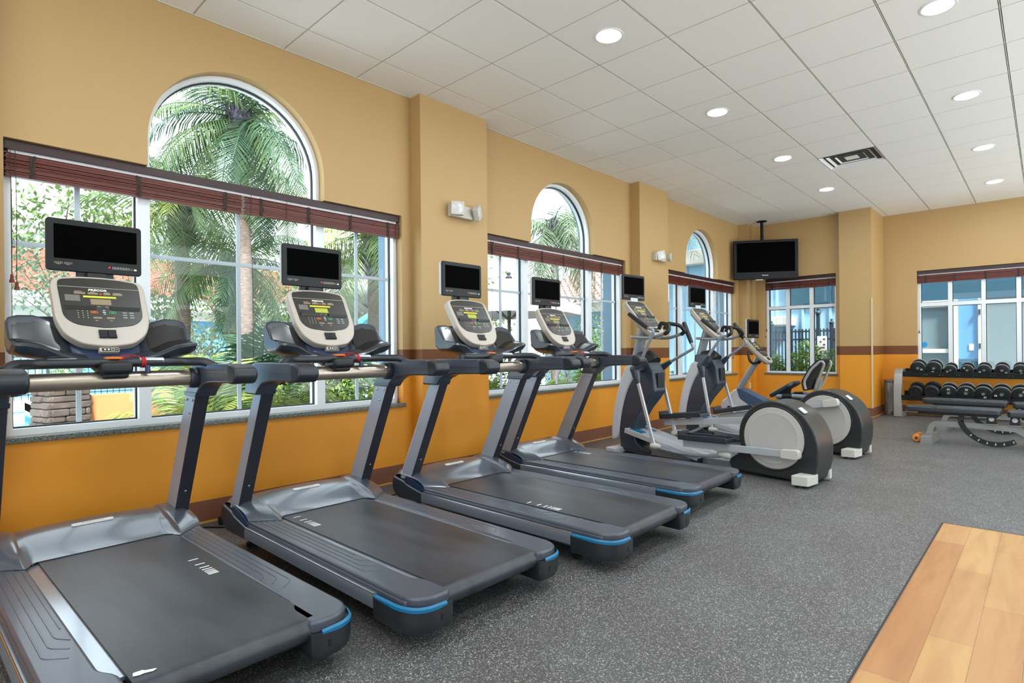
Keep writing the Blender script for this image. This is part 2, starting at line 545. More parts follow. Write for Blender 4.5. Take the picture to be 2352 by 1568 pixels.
def fillet(pts, r, n=5):
    """round the corners of a polyline."""
    P = [Vector(p) for p in pts]; out = [P[0]]
    for i in range(1, len(P) - 1):
        a, b, c = P[i-1], P[i], P[i+1]
        rr = r[i-1] if isinstance(r, (list, tuple)) else r
        da, dc = (a - b), (c - b)
        k = min(rr, da.length * 0.49, dc.length * 0.49)
        p, q = b + da.normalized() * k, b + dc.normalized() * k
        for j in range(n + 1):
            t = j / n
            out.append(p * (1-t)**2 + b * 2*t*(1-t) + q * t*t)
    out.append(P[-1]); return out
def bez(P0, P1, P2, P3, n=8):
    out = []
    for i in range(n + 1):
        t = i / n
        out.append(tuple((1-t)**3*a + 3*t*(1-t)**2*b + 3*t*t*(1-t)*c + t**3*d for a, b, c, d in zip(P0, P1, P2, P3)))
    return out
def round_poly(pts, r, n=4):
    """round the corners of a closed 2-D outline; r one number or per corner."""
    m = len(pts); out = []
    for i in range(m):
        a, b, c = Vector(pts[i-1]), Vector(pts[i]), Vector(pts[(i+1) % m])
        rr = r[i] if isinstance(r, (list, tuple)) else r
        da, dc = a - b, c - b
        k = min(rr, da.length * 0.49, dc.length * 0.49)
        if k < 1e-5: out.append(tuple(b)); continue
        p, q = b + da.normalized() * k, b + dc.normalized() * k
        for j in range(n + 1):
            t = j / n
            out.append(tuple(p * (1-t)**2 + b * 2*t*(1-t) + q * t*t))
    return out
def rrect(x0, x1, y0, y1, r, n=4):
    return round_poly([(x0, y0), (x1, y0), (x1, y1), (x0, y1)], r, n)

def text_mesh(body, size, depth=0.0005, bold=0.0, shear=0.0, xs=1.0):
    cu = bpy.data.curves.new('lettering', 'FONT')
    cu.body = body; cu.size = size; cu.align_x = 'CENTER'; cu.align_y = 'CENTER'
    cu.resolution_u = 2; cu.extrude = depth; cu.offset = bold; cu.shear = shear
    o = bpy.data.objects.new('lettering', cu); COL.objects.link(o)
    dg = bpy.context.evaluated_depsgraph_get()
    me = bpy.data.meshes.new_from_object(o.evaluated_get(dg))
    bpy.data.objects.remove(o); bpy.data.curves.remove(cu)
    if xs != 1.0:
        for v in me.vertices: v.co.x *= xs
    return me
def text(name, body, size, M, material, parent=None, **k):
    me = text_mesh(body, size, **k)
    me.transform(M)
    me.materials.clear(); me.materials.append(K[material] if isinstance(material, str) else material)
    o = bpy.data.objects.new(name, me); COL.objects.link(o)
    if parent is not None: o.parent = parent
    return o
def basis(o, x, y):
    """matrix whose local x, y lie along the given directions at origin o."""
    x = Vector(x).normalized(); y = Vector(y); z = x.cross(y).normalized(); y = z.cross(x)
    M = Matrix((x, y, z)).transposed().to_4x4(); M.translation = Vector(o); return M

# ---------------------------------------------------------------- the room
H = 3.439                    # ceiling height
SILL, HEAD = 0.69, 2.36
WT = 0.25                   # wall thickness
WINS = [(-0.945, 1.655, 0.33), (2.67, 5.27, 3.965), (6.33, 8.95, 7.61)]
AR, AZ = 0.597, 2.538

def arch_pts(y0, y1, c, grow=0.0, z0=SILL, head=HEAD):
    r = AR - grow
    pts = [(y0+grow, z0+grow), (y1-grow, z0+grow), (y1-grow, head-grow), (c+r, head-grow)]
    n = 28
    for i in range(n + 1):
        a = PI * i / n
        pts.append((c + r*math.cos(a), AZ + r*math.sin(a)))
    pts += [(c-r, head-grow), (y0+grow, head-grow)]
    return pts

# window wall: painted inner leaf with the three arched openings, blue rendered outer leaf
g = G()
holes = [arch_pts(*w) for w in WINS]
outer = [(-4.2, 0), (9.42, 0), (9.42, H), (-4.2, H)]
g.sheet(outer, holes, lambda p: (0, p[0], p[1]), lambda p: (-0.165, p[0], p[1]))
for y0, y1, pr in ((1.755, 2.56, 0.15), (5.40, 6.18, 0.15), (-1.95, -1.05, 0.15), (9.08, 9.26, 0.155)):
    g.box(-0.01, pr, y0, y1, 0, H)
g.box(-0.01, 0.20, 9.24, 9.42, 0, H)
wl = g.build('wall_left', MW, smooth=25); struct(wl)
g = G()
g.sheet(outer, holes, lambda p: (-0.165, p[0], p[1]), lambda p: (-WT, p[0], p[1]))
for y0, y1 in ((1.66, 2.66), (5.28, 6.32), (8.96, 9.72), (-2.0, -0.95)): g.box(-0.385, -0.24, y0, y1, -0.12, 3.5)
struct(g.build('wall_exterior', 'stucco grey blue', smooth=25))

# far wall: window bay, corner pier, set-back bay with the wide window
g = G()
WA = (0.365, 1.57, SILL, 2.43)
WB = (2.63, 4.86, SILL, 2.43)
def rect(a): return [(a[0], a[2]), (a[1], a[2]), (a[1], a[3]), (a[0], a[3])]
g.sheet([(-0.2, 0), (1.70, 0), (1.70, H), (-0.2, H)], [rect(WA)], lambda p: (p[0], 9.42, p[1]), lambda p: (p[0], 9.62, p[1]))
g.box(1.66, 2.14, 9.27, 10.36, 0, H)
g.sheet([(2.10, 0), (7.6, 0), (7.6, H), (2.10, H)], [rect(WB)], lambda p: (p[0], 10.18, p[1]), lambda p: (p[0], 10.36, p[1]))
struct(g.build('wall_back', MW, smooth=25))
g = G()
g.sheet([(-0.2, 0), (1.70, 0), (1.70, H), (-0.2, H)], [rect(WA)], lambda p: (p[0], 9.62, p[1]), lambda p: (p[0], 9.72, p[1]))
g.sheet([(2.10, 0), (7.6, 0), (7.6, H), (2.10, H)], [rect(WB)], lambda p: (p[0], 10.36, p[1]), lambda p: (p[0], 10.44, p[1]))
struct(g.build('wall_exterior', 'stucco blue', smooth=25))
# unseen right and front walls; wide openings added so daylight brightens the ceiling
g = G()
g.sheet([(-4.2, 0), (10.36, 0), (10.36, H), (-4.2, H)], [rect((a, a+2.7, 0.3, 3.15)) for a in (1.3, 4.4, 7.4)],
        lambda p: (7.4, p[0], p[1]), lambda p: (7.6, p[0], p[1]))
struct(g.build('wall_right', MBOUNCE, smooth=25))
g = G()
g.sheet([(-0.2, 0), (7.6, 0), (7.6, H), (-0.2, H)], [rect((1.6, 5.6, 0.3, 3.1))],
        lambda p: (p[0], -4.0, p[1]), lambda p: (p[0], -4.2, p[1]))
struct(g.build('wall_front', MBOUNCE, smooth=25))

# floor: rubber with a flush laminate area
g = G()
g.sheet([(-0.2, -4.2), (7.6, -4.2), (7.6, 10.4), (-0.2, 10.4)], [[(3.755, -1.6), (5.0, -1.6), (5.0, 3.23), (3.755, 3.23)]],
        lambda p: (p[0], p[1], 0), lambda p: (p[0], p[1], -0.1))
struct(g.build('floor', MFLOOR, smooth=0))
g = G(); g.box(3.757, 4.998, -1.598, 3.228, -0.1, 0.0005)
struct(g.build('floor_laminate', MWOOD, smooth=0))
g = G()
g.box(3.748, 3.757, -1.6, 3.236, -0.02, 0.0012); g.box(3.748, 5.0, 3.228, 3.236, -0.02, 0.0012)
struct(g.build('trim_floor', 'rubber black', smooth=0))

# ceiling: lay-in tiles between exposed bars
g = G()
T = 0.61
for j in range(-1, 13):
    xa = max(-0.225 + j*T + 0.008, 0.0); xb = min(-0.225 + (j+1)*T - 0.008, 7.4)
    if xb - xa < 0.05: continue
    for i in range(-7, 18):
        ya = max(i*T + 0.006, -4.0); yb = min((i+1)*T - 0.006, 10.18)
        if yb - ya < 0.05: continue
        if j == 4 and i == 10: continue
        g.box(xa, xb, ya, yb, H, H + 0.012)
ceil = g.build('ceiling', 'ceiling tile', smooth=0); struct(ceil)
g = G()
for j in range(0, 14):
    x = -0.225 + j*T
    if x > 0.05: g.box(x - 0.0035, x + 0.0035, -4.0, 10.18, H + 0.002, H + 0.02)
for i in range(-6, 18):
    y = i*T
    if y < 10.1: g.box(0, 7.4, y - 0.003, y + 0.003, H + 0.002, H + 0.019)
g.build('grid_bars', 'grid metal', ceil, smooth=0)
g = G(); g.box(-0.2, 7.6, -4.2, 10.4, H + 0.02, H + 0.15)
g.build('gap_backing', 'gap shade', ceil, smooth=0)  # dark slab; the shade in the tile gaps is put into its colour
g = G()     # wall angle along the edges
for a in ((0, 0.012, -4.0, 9.42), (7.39, 7.4, -4, 10.18)): g.box(a[0], a[1], a[2], a[3], H - 0.004, H)
g.box(0.2, 1.66, 9.408, 9.42, H - 0.004, H); g.box(2.14, 7.4, 10.168, 10.18, H - 0.004, H)
g.build('wall_angle', 'grid metal', ceil, smooth=0)

# baseboards
def base_run(g, pts, t=0.012, h=0.15):
    for (a, b) in zip(pts[:-1], pts[1:]):
        a, b = Vector(a).to_3d(), Vector(b).to_3d(); d = (b - a).normalized(); n = Vector((d.y, -d.x, 0))
        g.bar(a + n*t/2 + Vector((0,0,h/2)) - d*0.001, b + n*t/2 + Vector((0,0,h/2)) + d*t, t, h)
def pts_left():
    p = [(0, -4.0), (0, -1.95), (0.15, -1.95), (0.15, -1.05), (0, -1.05), (0, 1.755), (0.15, 1.755), (0.15, 2.56), (0, 2.56), (0, 5.40), (0.15, 5.40), (0.15, 6.18), (0, 6.18), (0, 9.08), (0.155, 9.08), (0.155, 9.24), (0.20, 9.24), (0.20, 9.42)]
    return p
def pts_back():
    return [(0.20, 9.42), (1.66, 9.42), (1.66, 9.27), (2.14, 9.27), (2.14, 10.18), (7.4, 10.18)]
for nm, pp in (('baseboard_left', pts_left()), ('baseboard_back', pts_back())):
    g = G(); base_run(g, pp)
    b = g.build(nm, 'baseboard brown', smooth=0); struct(b)
    g = G(); base_run(g, pp, 0.022, 0.012)
    g.build('shoe_strip', 'baseboard cap', b, smooth=0)
g = G(); g.box(2.128, 2.152, 9.258, 9.282, 0.15, 1.95, 0.003)
struct(g.build('trim_1', 'cream reveal', smooth=0))

# ---------------------------------------------------------------- windows (local x along the wall, y outward, z up)
def ring2(g, outer, inner, y0, y1):
    g.sheet(outer, [inner], lambda p: (p[0], y0, p[1]), lambda p: (p[0], y1, p[1]))
def arch_window(n, w, loc):
    y0, y1, c = w; W2 = y1 - y0; a0, a1, cc = -W2/2, W2/2, c - (y0 + y1)/2
    root = frame('window_%d' % n, loc, PI/2); struct(root)
    m1a, m1b, m2a, m2b = cc - 0.635, cc - 0.568, cc + 0.568, cc + 0.635
    def centre(gr):
        r = 0.568 - gr
        p = [(m1b+gr, SILL+0.04+gr), (m2a-gr, SILL+0.04+gr), (m2a-gr, AZ-0.02)]
        p += [(cc + r*math.cos(PI*i/28), AZ + r*math.sin(PI*i/28)) for i in range(29)] + [(m1b+gr, AZ-0.02)]
        return p
    def side(l, gr):
        q = (a0+0.036, m1a) if l else (m2b, a1-0.036)
        return rect((q[0]+gr, q[1]-gr, SILL+0.04+gr, HEAD-0.05-gr))
    op = arch_pts(a0, a1, cc, 0.001)
    holes = lambda gr: [centre(gr), side(True, gr), side(False, gr)]
    g = G(); g.sheet(op, holes(0), lambda p: (p[0], 0.084, p[1]), lambda p: (p[0], 0.137, p[1]))
    fr = g.build('window_frame', 'window frame white', root, smooth=25)
    g = G()
    for a, b in zip(holes(0.0), holes(0.008)): ring2(g, a, b, 0.137, 0.160)
    g.build('gasket', 'gasket', fr, smooth=25)
    g = G(); g.sheet(op, holes(0.003), lambda p: (p[0], 0.160, p[1]), lambda p: (p[0], 0.205, p[1]))
    g.build('outer_frame', 'window frame white', fr, smooth=25)
    g = G()
    for a in holes(0.004): 
        t = tessellate_polygon([[Vector((p[0], p[1], 0)) for p in a]])
        vs = [g.bm.verts.new((p[0], 0.152, p[1])) for p in a]
        for q in t: g.bm.faces.new([vs[i] for i in q])
    g.build('glass_pane', MGLASS, root, smooth=0)
    g = G()
    for (p, q) in ((a0+0.045, m1a), (m1b, m2a), (m2b, a1-0.045)):
        mx = (p + q)/2
        g.box(mx-0.014, mx+0.014, 0.142, 0.158, SILL+0.04, HEAD-0.03, 0.004)
        g.box(p, q, 0.1425, 0.1575, 1.785, 1.813, 0.004)
    g.build('muntin', 'muntin shade', root, smooth=25)
    g = G(); g.box(a0-0.005, a1+0.02, -0.022, 0.10, SILL-0.03, SILL+0.002, 0.004)
    g.build('window_sill', 'granite', root, smooth=25)
    return root
for n, w in enumerate(WINS):
    arch_window(n + 1, w, (0, (w[0] + w[1])/2, 0))

def grid_window(n, w, wall_y, cols, bar, depth):
    root = frame('window_%d' % n, ((w[0]+w[1])/2, wall_y, 0), 0); struct(root)
    cx = (w[0]+w[1])/2
    holes = []
    for a, b in cols:
        holes.append(rect((a-cx, b-cx, SILL+0.03, bar[0]))); holes.append(rect((a-cx, b-cx, bar[1], w[3]-0.04)))
    g = G(); g.sheet(rect((w[0]-cx+.001, w[1]-cx-.001, SILL, w[3]-.001)), holes, lambda p: (p[0], depth, p[1]), lambda p: (p[0], depth+0.05, p[1]))
    fr = g.build('window_frame', 'window frame white', root, smooth=0)
    g = G()
    for h in holes:
        (xa, za), (xb, _), (_, zb), _2 = h
        ring2(g, h, rect((xa+0.008, xb-0.008, za+0.008, zb-0.008)), depth+0.05, depth+0.075)
    g.build('gasket', 'gasket', fr, smooth=0)
    g = G()
    for h in holes: g.quad([(p[0], depth+0.06, p[1]) for p in h])
    g.build('glass_pane', MGLASS, root, smooth=0)
    g = G(); g.box(w[0]-cx-0.02, w[1]-cx+0.02, -0.022, depth+0.03, SILL-0.03, SILL+0.002, 0.004)
    g.build('window_sill', 'granite', root, smooth=25)
grid_window(4, WA, 9.42, [(0.40, 0.715), (0.775, 1.122), (1.184, 1.535)], (1.857, 1.912), 0.07)
grid_window(5, WB, 10.18, [(2.675, 3.052), (3.108, 3.487), (3.541, 3.917), (3.975, 4.35), (4.41, 4.82)], (1.827, 1.89), 0.07)

# ---------------------------------------------------------------- raised wooden blinds
def blind(label, loc, rz, width, top, cords, split=None, gaps=(), val_h=0.055, group=None, bundle=0.13, slack=None):
    t = thing('window_blind', label, 'blind', loc, rz, group)
    a = width/2 - 0.004
    g = G(); g.box(-a, a, 0.028, 0.042, top-val_h, top-0.002, 0.003); g.box(-a, -a+0.014, 0.042, 0.078, top-val_h, top-0.002); g.box(a-0.014, a, 0.042, 0.078, top-val_h, top-0.002)
    g.build('valance', 'blind dark', t, smooth=25)
    g = G(); g.box(-a+0.02, a-0.02, 0.046, 0.074, top-val_h-0.016, top-0.006, 0.002)
    g.build('headrail', 'headrail', t, smooth=25)
    spans = [(-a, a)] if split is None else [(-a, split-0.004), (split+0.004, a)]
    rnd = random.Random(len(label) + int(width*100))
    for si, (p, q) in enumerate(spans):
        n = 22; zt = top - val_h - 0.018
        b = bundle if si == 0 or slack is None else slack
        g = G()
        zs = []
        for k in range(n):
            f = k/(n-1)
            if b > bundle: f = f*(0.72 + 0.28*f)        # a looser stack lets daylight through
            z = zt - b + 0.014 + (b - 0.018)*f
            zs.append(z)
            dx = rnd.uniform(-0.004, 0.004)
            M = Matrix.Translation((0, 0.052, z)) @ Matrix.Rotation(rnd.uniform(-0.10, 0.10), 4, 'X')
            g.box(p+0.006+dx, q-0.006+dx, -0.024, 0.024, -0.0019, 0.0019, 0, 2, 0, M)
        g.build('slats', 'blind red', t, smooth=0)
        g = G(); g.box(p+0.004, q-0.004, 0.030, 0.074, zt-b-0.002, zt-b+0.012, 0.003)
        g.build('bottom_rail', 'blind red', t, smooth=25)
        m = max(3, int((q-p)/0.33))
        for k in range(m):
            x = p + 0.12 + (q-p-0.24)*k/(m-1)
            pts = [(x + rnd.uniform(-.012, .012), 0.0255, zt - b*j/9) for j in range(10)]
            g = G(); g.tube(pts, 0.005, 5)
            g.box(x-0.012, x+0.012, 0.0245, 0.0262, zt-b+0.002, zt-0.002)
            g.build('ladder_tape', 'tape', t, smooth=0)
    for x, z in cords:
        g = G(); g.tube([(x, 0.022, top-val_h), (x+0.004, 0.016, (top+z)/2), (x+0.002, 0.012, z)], 0.0018, 5)
        c = g.build('pull_cord', 'cord brown', t, smooth=0)
        g = G(); g.lathe([(0.001, 0.045), (0.007, 0.04), (0.008, 0.02), (0.013, 0.0), (0.012, -0.004)], (x+0.002, 0.012, z-0.04), n=10)
        g.build('tassel', 'tassel red', c)
    return t
R90 = PI/2
blind('long dark red wooden blind raised over the nearest arched window', (0, 0.355, 0), R90, 2.6, HEAD,
      [(-1.27, 1.60), (-1.25, 1.56), (0.02, 0.72), (0.28, 1.38), (1.255, 0.74)], split=-0.03, group=None, slack=0.125)
blind('dark red wooden blind raised over the middle arched window', (0, 3.97, 0), R90, 2.6, HEAD, [(-1.2, 1.40), (0.33, 1.38), (0.30, 0.72)])
blind('dark red wooden blind raised over the arched window in the far corner', (0, 7.64, 0), R90, 2.62, HEAD, [(1.2, 1.0)])
blind('short dark red blind over the gridded window beside the hanging television', (0.9675, 9.42, 0), 0, 1.205, 2.43, [(0.55, 1.3), (-0.585, 1.50), (-0.60, 1.38)], val_h=0.06)
blind('dark red wooden blind over the wide window behind the dumbbell rack', (3.745, 10.18, 0), 0, 2.23, 2.43, [(-1.09, 1.42)], val_h=0.06)

# ---------------------------------------------------------------- ceiling lights and vent
def downlight(x, y, label):
    t = thing('recessed_downlight', label, 'ceiling light', (x, y, H), 0, 'recessed ceiling downlights')
    g = G(); g.lathe([(0.088, -0.001), (0.108, -0.001), (0.110, 0.002), (0.086, 0.003)], n=40, caps=False)
    g.lathe([(0.090, -0.004), (0.096, -0.006), (0.106, -0.004), (0.108, 0)], n=40, caps=False)
    g.build('trim_ring', 'white trim', t)
    g = G(); g.lathe([(0.0, -0.0025), (0.090, -0.0025)], n=40, caps=False)
    g.build('lamp', MLAMP, t)
    return t
dl = [(1.91, 2.135, 'nearest recessed ceiling downlight, above the second treadmill'), (1.91, 3.965, 'recessed downlight second from the camera in the row nearer the windows'),
      (1.91, 5.795, 'recessed downlight in the window-side row just left of the air vent'), (1.91, 7.625, 'farthest recessed downlight of the window-side row, near the television'),
      (3.737, 5.185, 'nearest recessed downlight of the row right of the air vent'), (3.737, 7.02, 'middle recessed downlight of the row right of the air vent'),
      (3.737, 8.85, 'farthest recessed downlight of the right row, before the dumbbell wall')]
for a in dl: downlight(*a)
for x, y in [(1.91, 0.305), (1.91, -1.525), (3.737, 3.355), (3.737, 1.525), (3.737, -0.305), (3.737, -2.135), (5.565, 5.185), (5.565, 7.02), (5.565, 3.355), (5.565, 1.525), (5.565, -0.305), (5.565, -2.135)]:
    downlight(x, y, 'recessed round downlight in the ceiling behind the camera')

t = thing('ceiling_vent', 'square white ceiling air vent with stepped vanes', 'vent', (2.52, 6.405, H))
g = G()
for k, (a, b, z) in enumerate(((0.300, 0.262, -0.004), (0.235, 0.185, 0.004), (0.155, 0.105, 0.010))):
    g.loft([[(-a,-a,z),(a,-a,z),(a,a,z),(-a,a,z)], [(-b,-b,z+0.03),(b,-b,z+0.03),(b,b,z+0.03),(-b,b,z+0.03)]], caps=False)
g.build('vanes', 'white trim', t, smooth=0, recalc=False)
g = G(); g.box(-0.07, 0.07, -0.07, 0.07, 0.015, 0.02, 0.003); g.build('core_plate', 'white trim', t, smooth=0)
g = G(); g.box(-0.302, 0.302, -0.302, 0.302, 0.06, 0.07); g.build('duct_back', 'rubber black', t, smooth=0)

# ---------------------------------------------------------------- emergency lights, outlets
def emergency(y, label, heads):
    t = thing('emergency_light', label, 'emergency light', (0.15, y, 2.45), 0, 'emergency lights on the columns')
    g = G(); g.box(0, 0.065, -0.14, 0.14, -0.055, 0.06, 0.008); g.box(0.0655, 0.067, -0.01, 0.0, -0.05, -0.04)
    g.build('body', 'plastic white', t)
    for (dy, rz, rx, sq) in heads:
        M = Matrix.Translation((0.095, dy, 0.015)) @ Matrix.Rotation(rz, 4, 'Z') @ Matrix.Rotation(rx, 4, 'X')
        g = G()
        if sq: g.prism(rrect(-0.062, 0.062, -0.062, 0.062, 0.012), 'yz', -0.03, 0.02, 0.006, M=M)
        else: g.lathe([(0.0, -0.035), (0.045, -0.03), (0.062, 0.0), (0.062, 0.02), (0.0, 0.02)], M.translation, (M.to_3x3() @ Vector((1, 0, 0))), 24)
        h = g.build('lamp_head', 'plastic white', t)
        g = G(); 
        g.lathe([(0.0, 0.026), (0.03, 0.026), (0.052, 0.019)], M.translation, (M.to_3x3() @ Vector((1, 0, 0))), 20)
        g.build('lens', 'lens', h)
emergency(2.195, 'white two-headed emergency light on the nearest column', [(-0.10, -0.5, 0.0, True), (0.155, 0.5, 0.6, True)])
emergency(5.86, 'white emergency light on the column between the second and third arched windows', [(-0.06, -0.6, 0.2, True), (0.19, 0.3, 0, False)])
def outlet(loc, rz, label):
    t = thing('wall_outlet', label, 'outlet', loc, rz, None)
    g = G(); g.prism(rrect(-0.036, 0.036, -0.058, 0.058, 0.006), 'yz', 0, 0.006, 0.002); g.build('plate', 'plastic white', t)
    g = G()
    for z in (-0.026, 0.026):
        g.box(0.006, 0.0068, -0.017, 0.017, z-0.014, z+0.014)
    g.build('sockets', 'white trim', t, smooth=0)
outlet((0.15, 5.84, 0.455), 0, 'white socket plate on the column behind the nearer elliptical')
outlet((0.155, 9.20, 0.455), 0, 'white socket plate in the corner behind the bike post')

# ---------------------------------------------------------------- ceiling-hung television
t = thing('television', 'black flat television hanging from a ceiling pole in the far corner', 'television', (0.54, 8.97, 0), math.atan2(0.517, 0.856))
# local x along the screen, -y towards the room
g = G(); g.box(-0.545, 0.545, -0.03, 0.02, 2.375, 3.075, 0.012); g.box(-0.38, 0.38, 0.02, 0.06, 2.45, 3.0, 0.02)
g.build('cabinet', 'tv black', t)
g = G(); g.box(-0.49, 0.49, -0.0325, -0.029, 2.505, 3.03); g.build('screen', 'screen black', t, smooth=0)
g = G(); g.box(-0.545, 0.545, -0.036, -0.03, 2.385, 2.47, 0.003); sb = g.build('speaker_bar', 'tv black', t)
text('brand_lettering', 'Panasonic', 0.026, basis((-0.01, -0.037, 2.445), (1, 0, 0), (0, 0, 1)), 'marking white', sb, bold=0.0006)
g = G(); g.box(-0.17, -0.05, -0.05, 0.0, 2.352, 2.374, 0.004); g.build('sensor_box', 'console silver', t)
g = G(); g.tube([(-0.03, 0.13, 2.62), (-0.03, 0.13, H)], 0.027, 16); g.build('pole', 'tv black', t)
g = G(); g.box(-0.10, 0.06, 0.02, 0.15, 2.6, 2.85, 0.005); g.build('bracket', 'tv black', t)
g = G(); g.lathe([(0.09, 0), (0.09, -0.008), (0.03, -0.02)], (-0.03, 0.13, H), n=24); g.build('ceiling_plate', 'tv black', t)

# ---------------------------------------------------------------- console and personal screen shared by the machines
def console(parent, o, bottom, hw=0.190, fancy=True, lit=False):
    """tilted display head: o = top centre, bottom = bottom centre (x, z); faces +x."""
    o = Vector((o[0], 0, o[1])); bt = Vector((bottom[0], 0, bottom[1]))
    L = (bt - o).length
    M = basis(o, (0, 1, 0), o - bt)             # local: x across, y up the face, z out of the face
    sh = [(-hw*0.93, -0.012), (-hw*0.5, 0.004), (0, 0.008), (hw*0.5, 0.004), (hw*0.93, -0.012), (hw, -0.05), (hw*0.985, -L*0.62), (hw*0.86, -L*0.82), (hw*0.55, -L*0.96), (0, -L), (-hw*0.55, -L*0.96), (-hw*0.86, -L*0.82), (-hw*0.985, -L*0.62), (-hw, -0.05)]
    sh = round_poly(sh, 0.03, 3)
    g = G(); g.prism(sh, 'xy', -0.05, 0.0, 0.012, 3, M=M)
    sc = lambda k, dy: [(p[0]*k, (p[1] + L/2)*k - L/2 + dy) for p in sh]
    rings = [[M @ Vector((p[0], p[1], z)) for p in sc(k, 0)] for k, z in ((0.96, -0.045), (0.85, -0.075), (0.55, -0.09))]
    g.loft(rings)
    body = g.build('console_shell', 'console silver', parent, smooth=40)
    pw = hw * 0.865; pb = -L * 0.745
    ps = [(-pw*0.97, -0.022), (-pw*0.5, -0.008), (0, -0.005), (pw*0.5, -0.008), (pw*0.97, -0.022), (pw, -0.06), (pw*0.96, pb+0.06), (pw*0.72, pb+0.018), (0, pb), (-pw*0.72, pb+0.018), (-pw*0.96, pb+0.06), (-pw, -0.06)]
    ps = round_poly(ps, 0.03, 3)
    g = G(); g.prism(ps, 'xy', -0.004, 0.003, 0.0015, 1, M=M)
    pan = g.build('display_panel', 'panel black', body, smooth=40)
    def plates(name, rects, m, z=0.0036, par=pan):
        g = G()
        for x0, x1, y0, y1 in rects: g.box(x0, x1, y0, y1, 0.002, z, M=M)
        return g.build(name, m, par, smooth=0)
    s = L / 0.396
    plates('seam_line', [(-pw*0.985, pw*0.985, -0.0635*s, -0.0615*s)], 'marking', 0.0034)
    for q in [(-0.105, -0.062, -0.103*s, -0.092*s), (-0.052, -0.012, -0.103*s, -0.092*s), (0.010, 0.038, -0.103*s, -0.092*s), (0.048, 0.088, -0.103*s, -0.092*s), (-0.045, -0.012, -0.243*s, -0.233*s), (0.008, 0.040, -0.243*s, -0.233*s)]:
        plates('readout', [q], 'lcd beige')
    plates('message_bar', [(-0.072, 0.060, -0.122*s, -0.112*s)], 'lcd yellow')
    lc = plates('centre_display', [(-0.046, 0.036, -0.162*s, -0.130*s)], 'lcd beige')
    plates('info_plate', [(-0.142, -0.085, -0.145*s, -0.110*s)], 'marking dim')
    text('brand_lettering', 'PRECOR', 0.0155*s, M @ Matrix.Translation((-0.012, -0.078*s, 0.0036)), 'marking white', pan, bold=0.0005, shear=0.15, xs=1.25)
    # two book ledges with dark slots beneath
    for sx in (-1, 1):
        xa, xb = (0.030, 0.150) if sx > 0 else (-0.146, -0.030)
        g = G()
        g.prism([(-0.168*s, 0.002), (-0.176*s, 0.014), (-0.1785*s, 0.014), (-0.194*s, 0.002)], 'yz', xa, xb, M=M)
        g.build('book_ledge', 'panel top', pan, smooth=0)
        plates('ledge_slot', [(xa+0.003, xb-0.003, -0.194*s, -0.178*s)], 'ledge black', 0.0045)
    mk = []
    for r in range(4):
        for c in range(3): mk.append((-0.103 + c*0.018, -0.099 + c*0.018, -0.202*s - r*0.0125*s, -0.1985*s - r*0.0125*s))
    for r in range(3):
        for c in range(2): mk.append((0.075 + c*0.029, 0.092 + c*0.029, -0.207*s - r*0.014*s, -0.2035*s - r*0.014*s))
    for x0, x1, y in ((-0.103, -0.075, -0.0865), (-0.043, -0.024, -0.0885), (0.014, 0.036, -0.0885), (0.052, 0.083, -0.0885), (-0.022, -0.010, -0.173), (0.010, 0.022, -0.173), (-0.04, -0.028, -0.2525), (0.018, 0.030, -0.2525)):
        mk.append((x0, x1, (y-0.002)*s, y*s))
    plates('key_marks', mk, 'marking', 0.0035)
    plates('ok_keys', [(-0.004, 0.006, -0.196*s, -0.1935*s), (-0.005, 0.007, -0.207*s, -0.203*s), (-0.003, 0.007, -0.217*s, -0.2145*s)], 'marking white', 0.0036)
    for nm, xc, m in (('stop_key', -0.038, 'orange'), ('start_key', 0.035, 'green mark')):
        g = G()
        o_ = rrect(xc-0.0145, xc+0.0145, -0.212*s, -0.199*s, 0.005); i_ = rrect(xc-0.0122, xc+0.0122, -0.2098*s, -0.2012*s, 0.0035)
        g.sheet(o_, [i_], lambda p: M @ Vector((p[0], p[1], 0.0025)), lambda p: M @ Vector((p[0], p[1], 0.0038)))
        g.box(xc-0.005, xc-0.001, -0.2085*s, -0.2025*s, 0.0025, 0.0036, M=M); g.box(xc+0.001, xc+0.005, -0.2085*s, -0.2025*s, 0.0025, 0.0036, M=M)
        g.build(nm, m, pan, smooth=0)
    g = G(); g.prism([(0.0, -0.1025*s), (0.0045, -0.0975*s), (0.0025, -0.0945*s), (0.0, -0.0965*s), (-0.0025, -0.0945*s), (-0.0045, -0.0975*s)], 'xy', 0.0025, 0.0037, M=M @ Matrix.Translation((-0.001, 0, 0)))
    g.build('heart_mark', 'red led', pan, smooth=0)
    # rocker switches near the bottom edge and the jack box under it
    g = G()
    for xa, xb in ((-0.034, -0.0005), (0.0005, 0.034)):
        g.prism([(-L*0.77, 0.0), (-L*0.78, 0.010), (-L*0.82, 0.006), (-L*0.885, 0.010), (-L*0.89, 0.0)], 'yz', xa, xb, 0.0015, 1, M=M)
    g.build('rocker_switches', 'bezel', body, smooth=30)
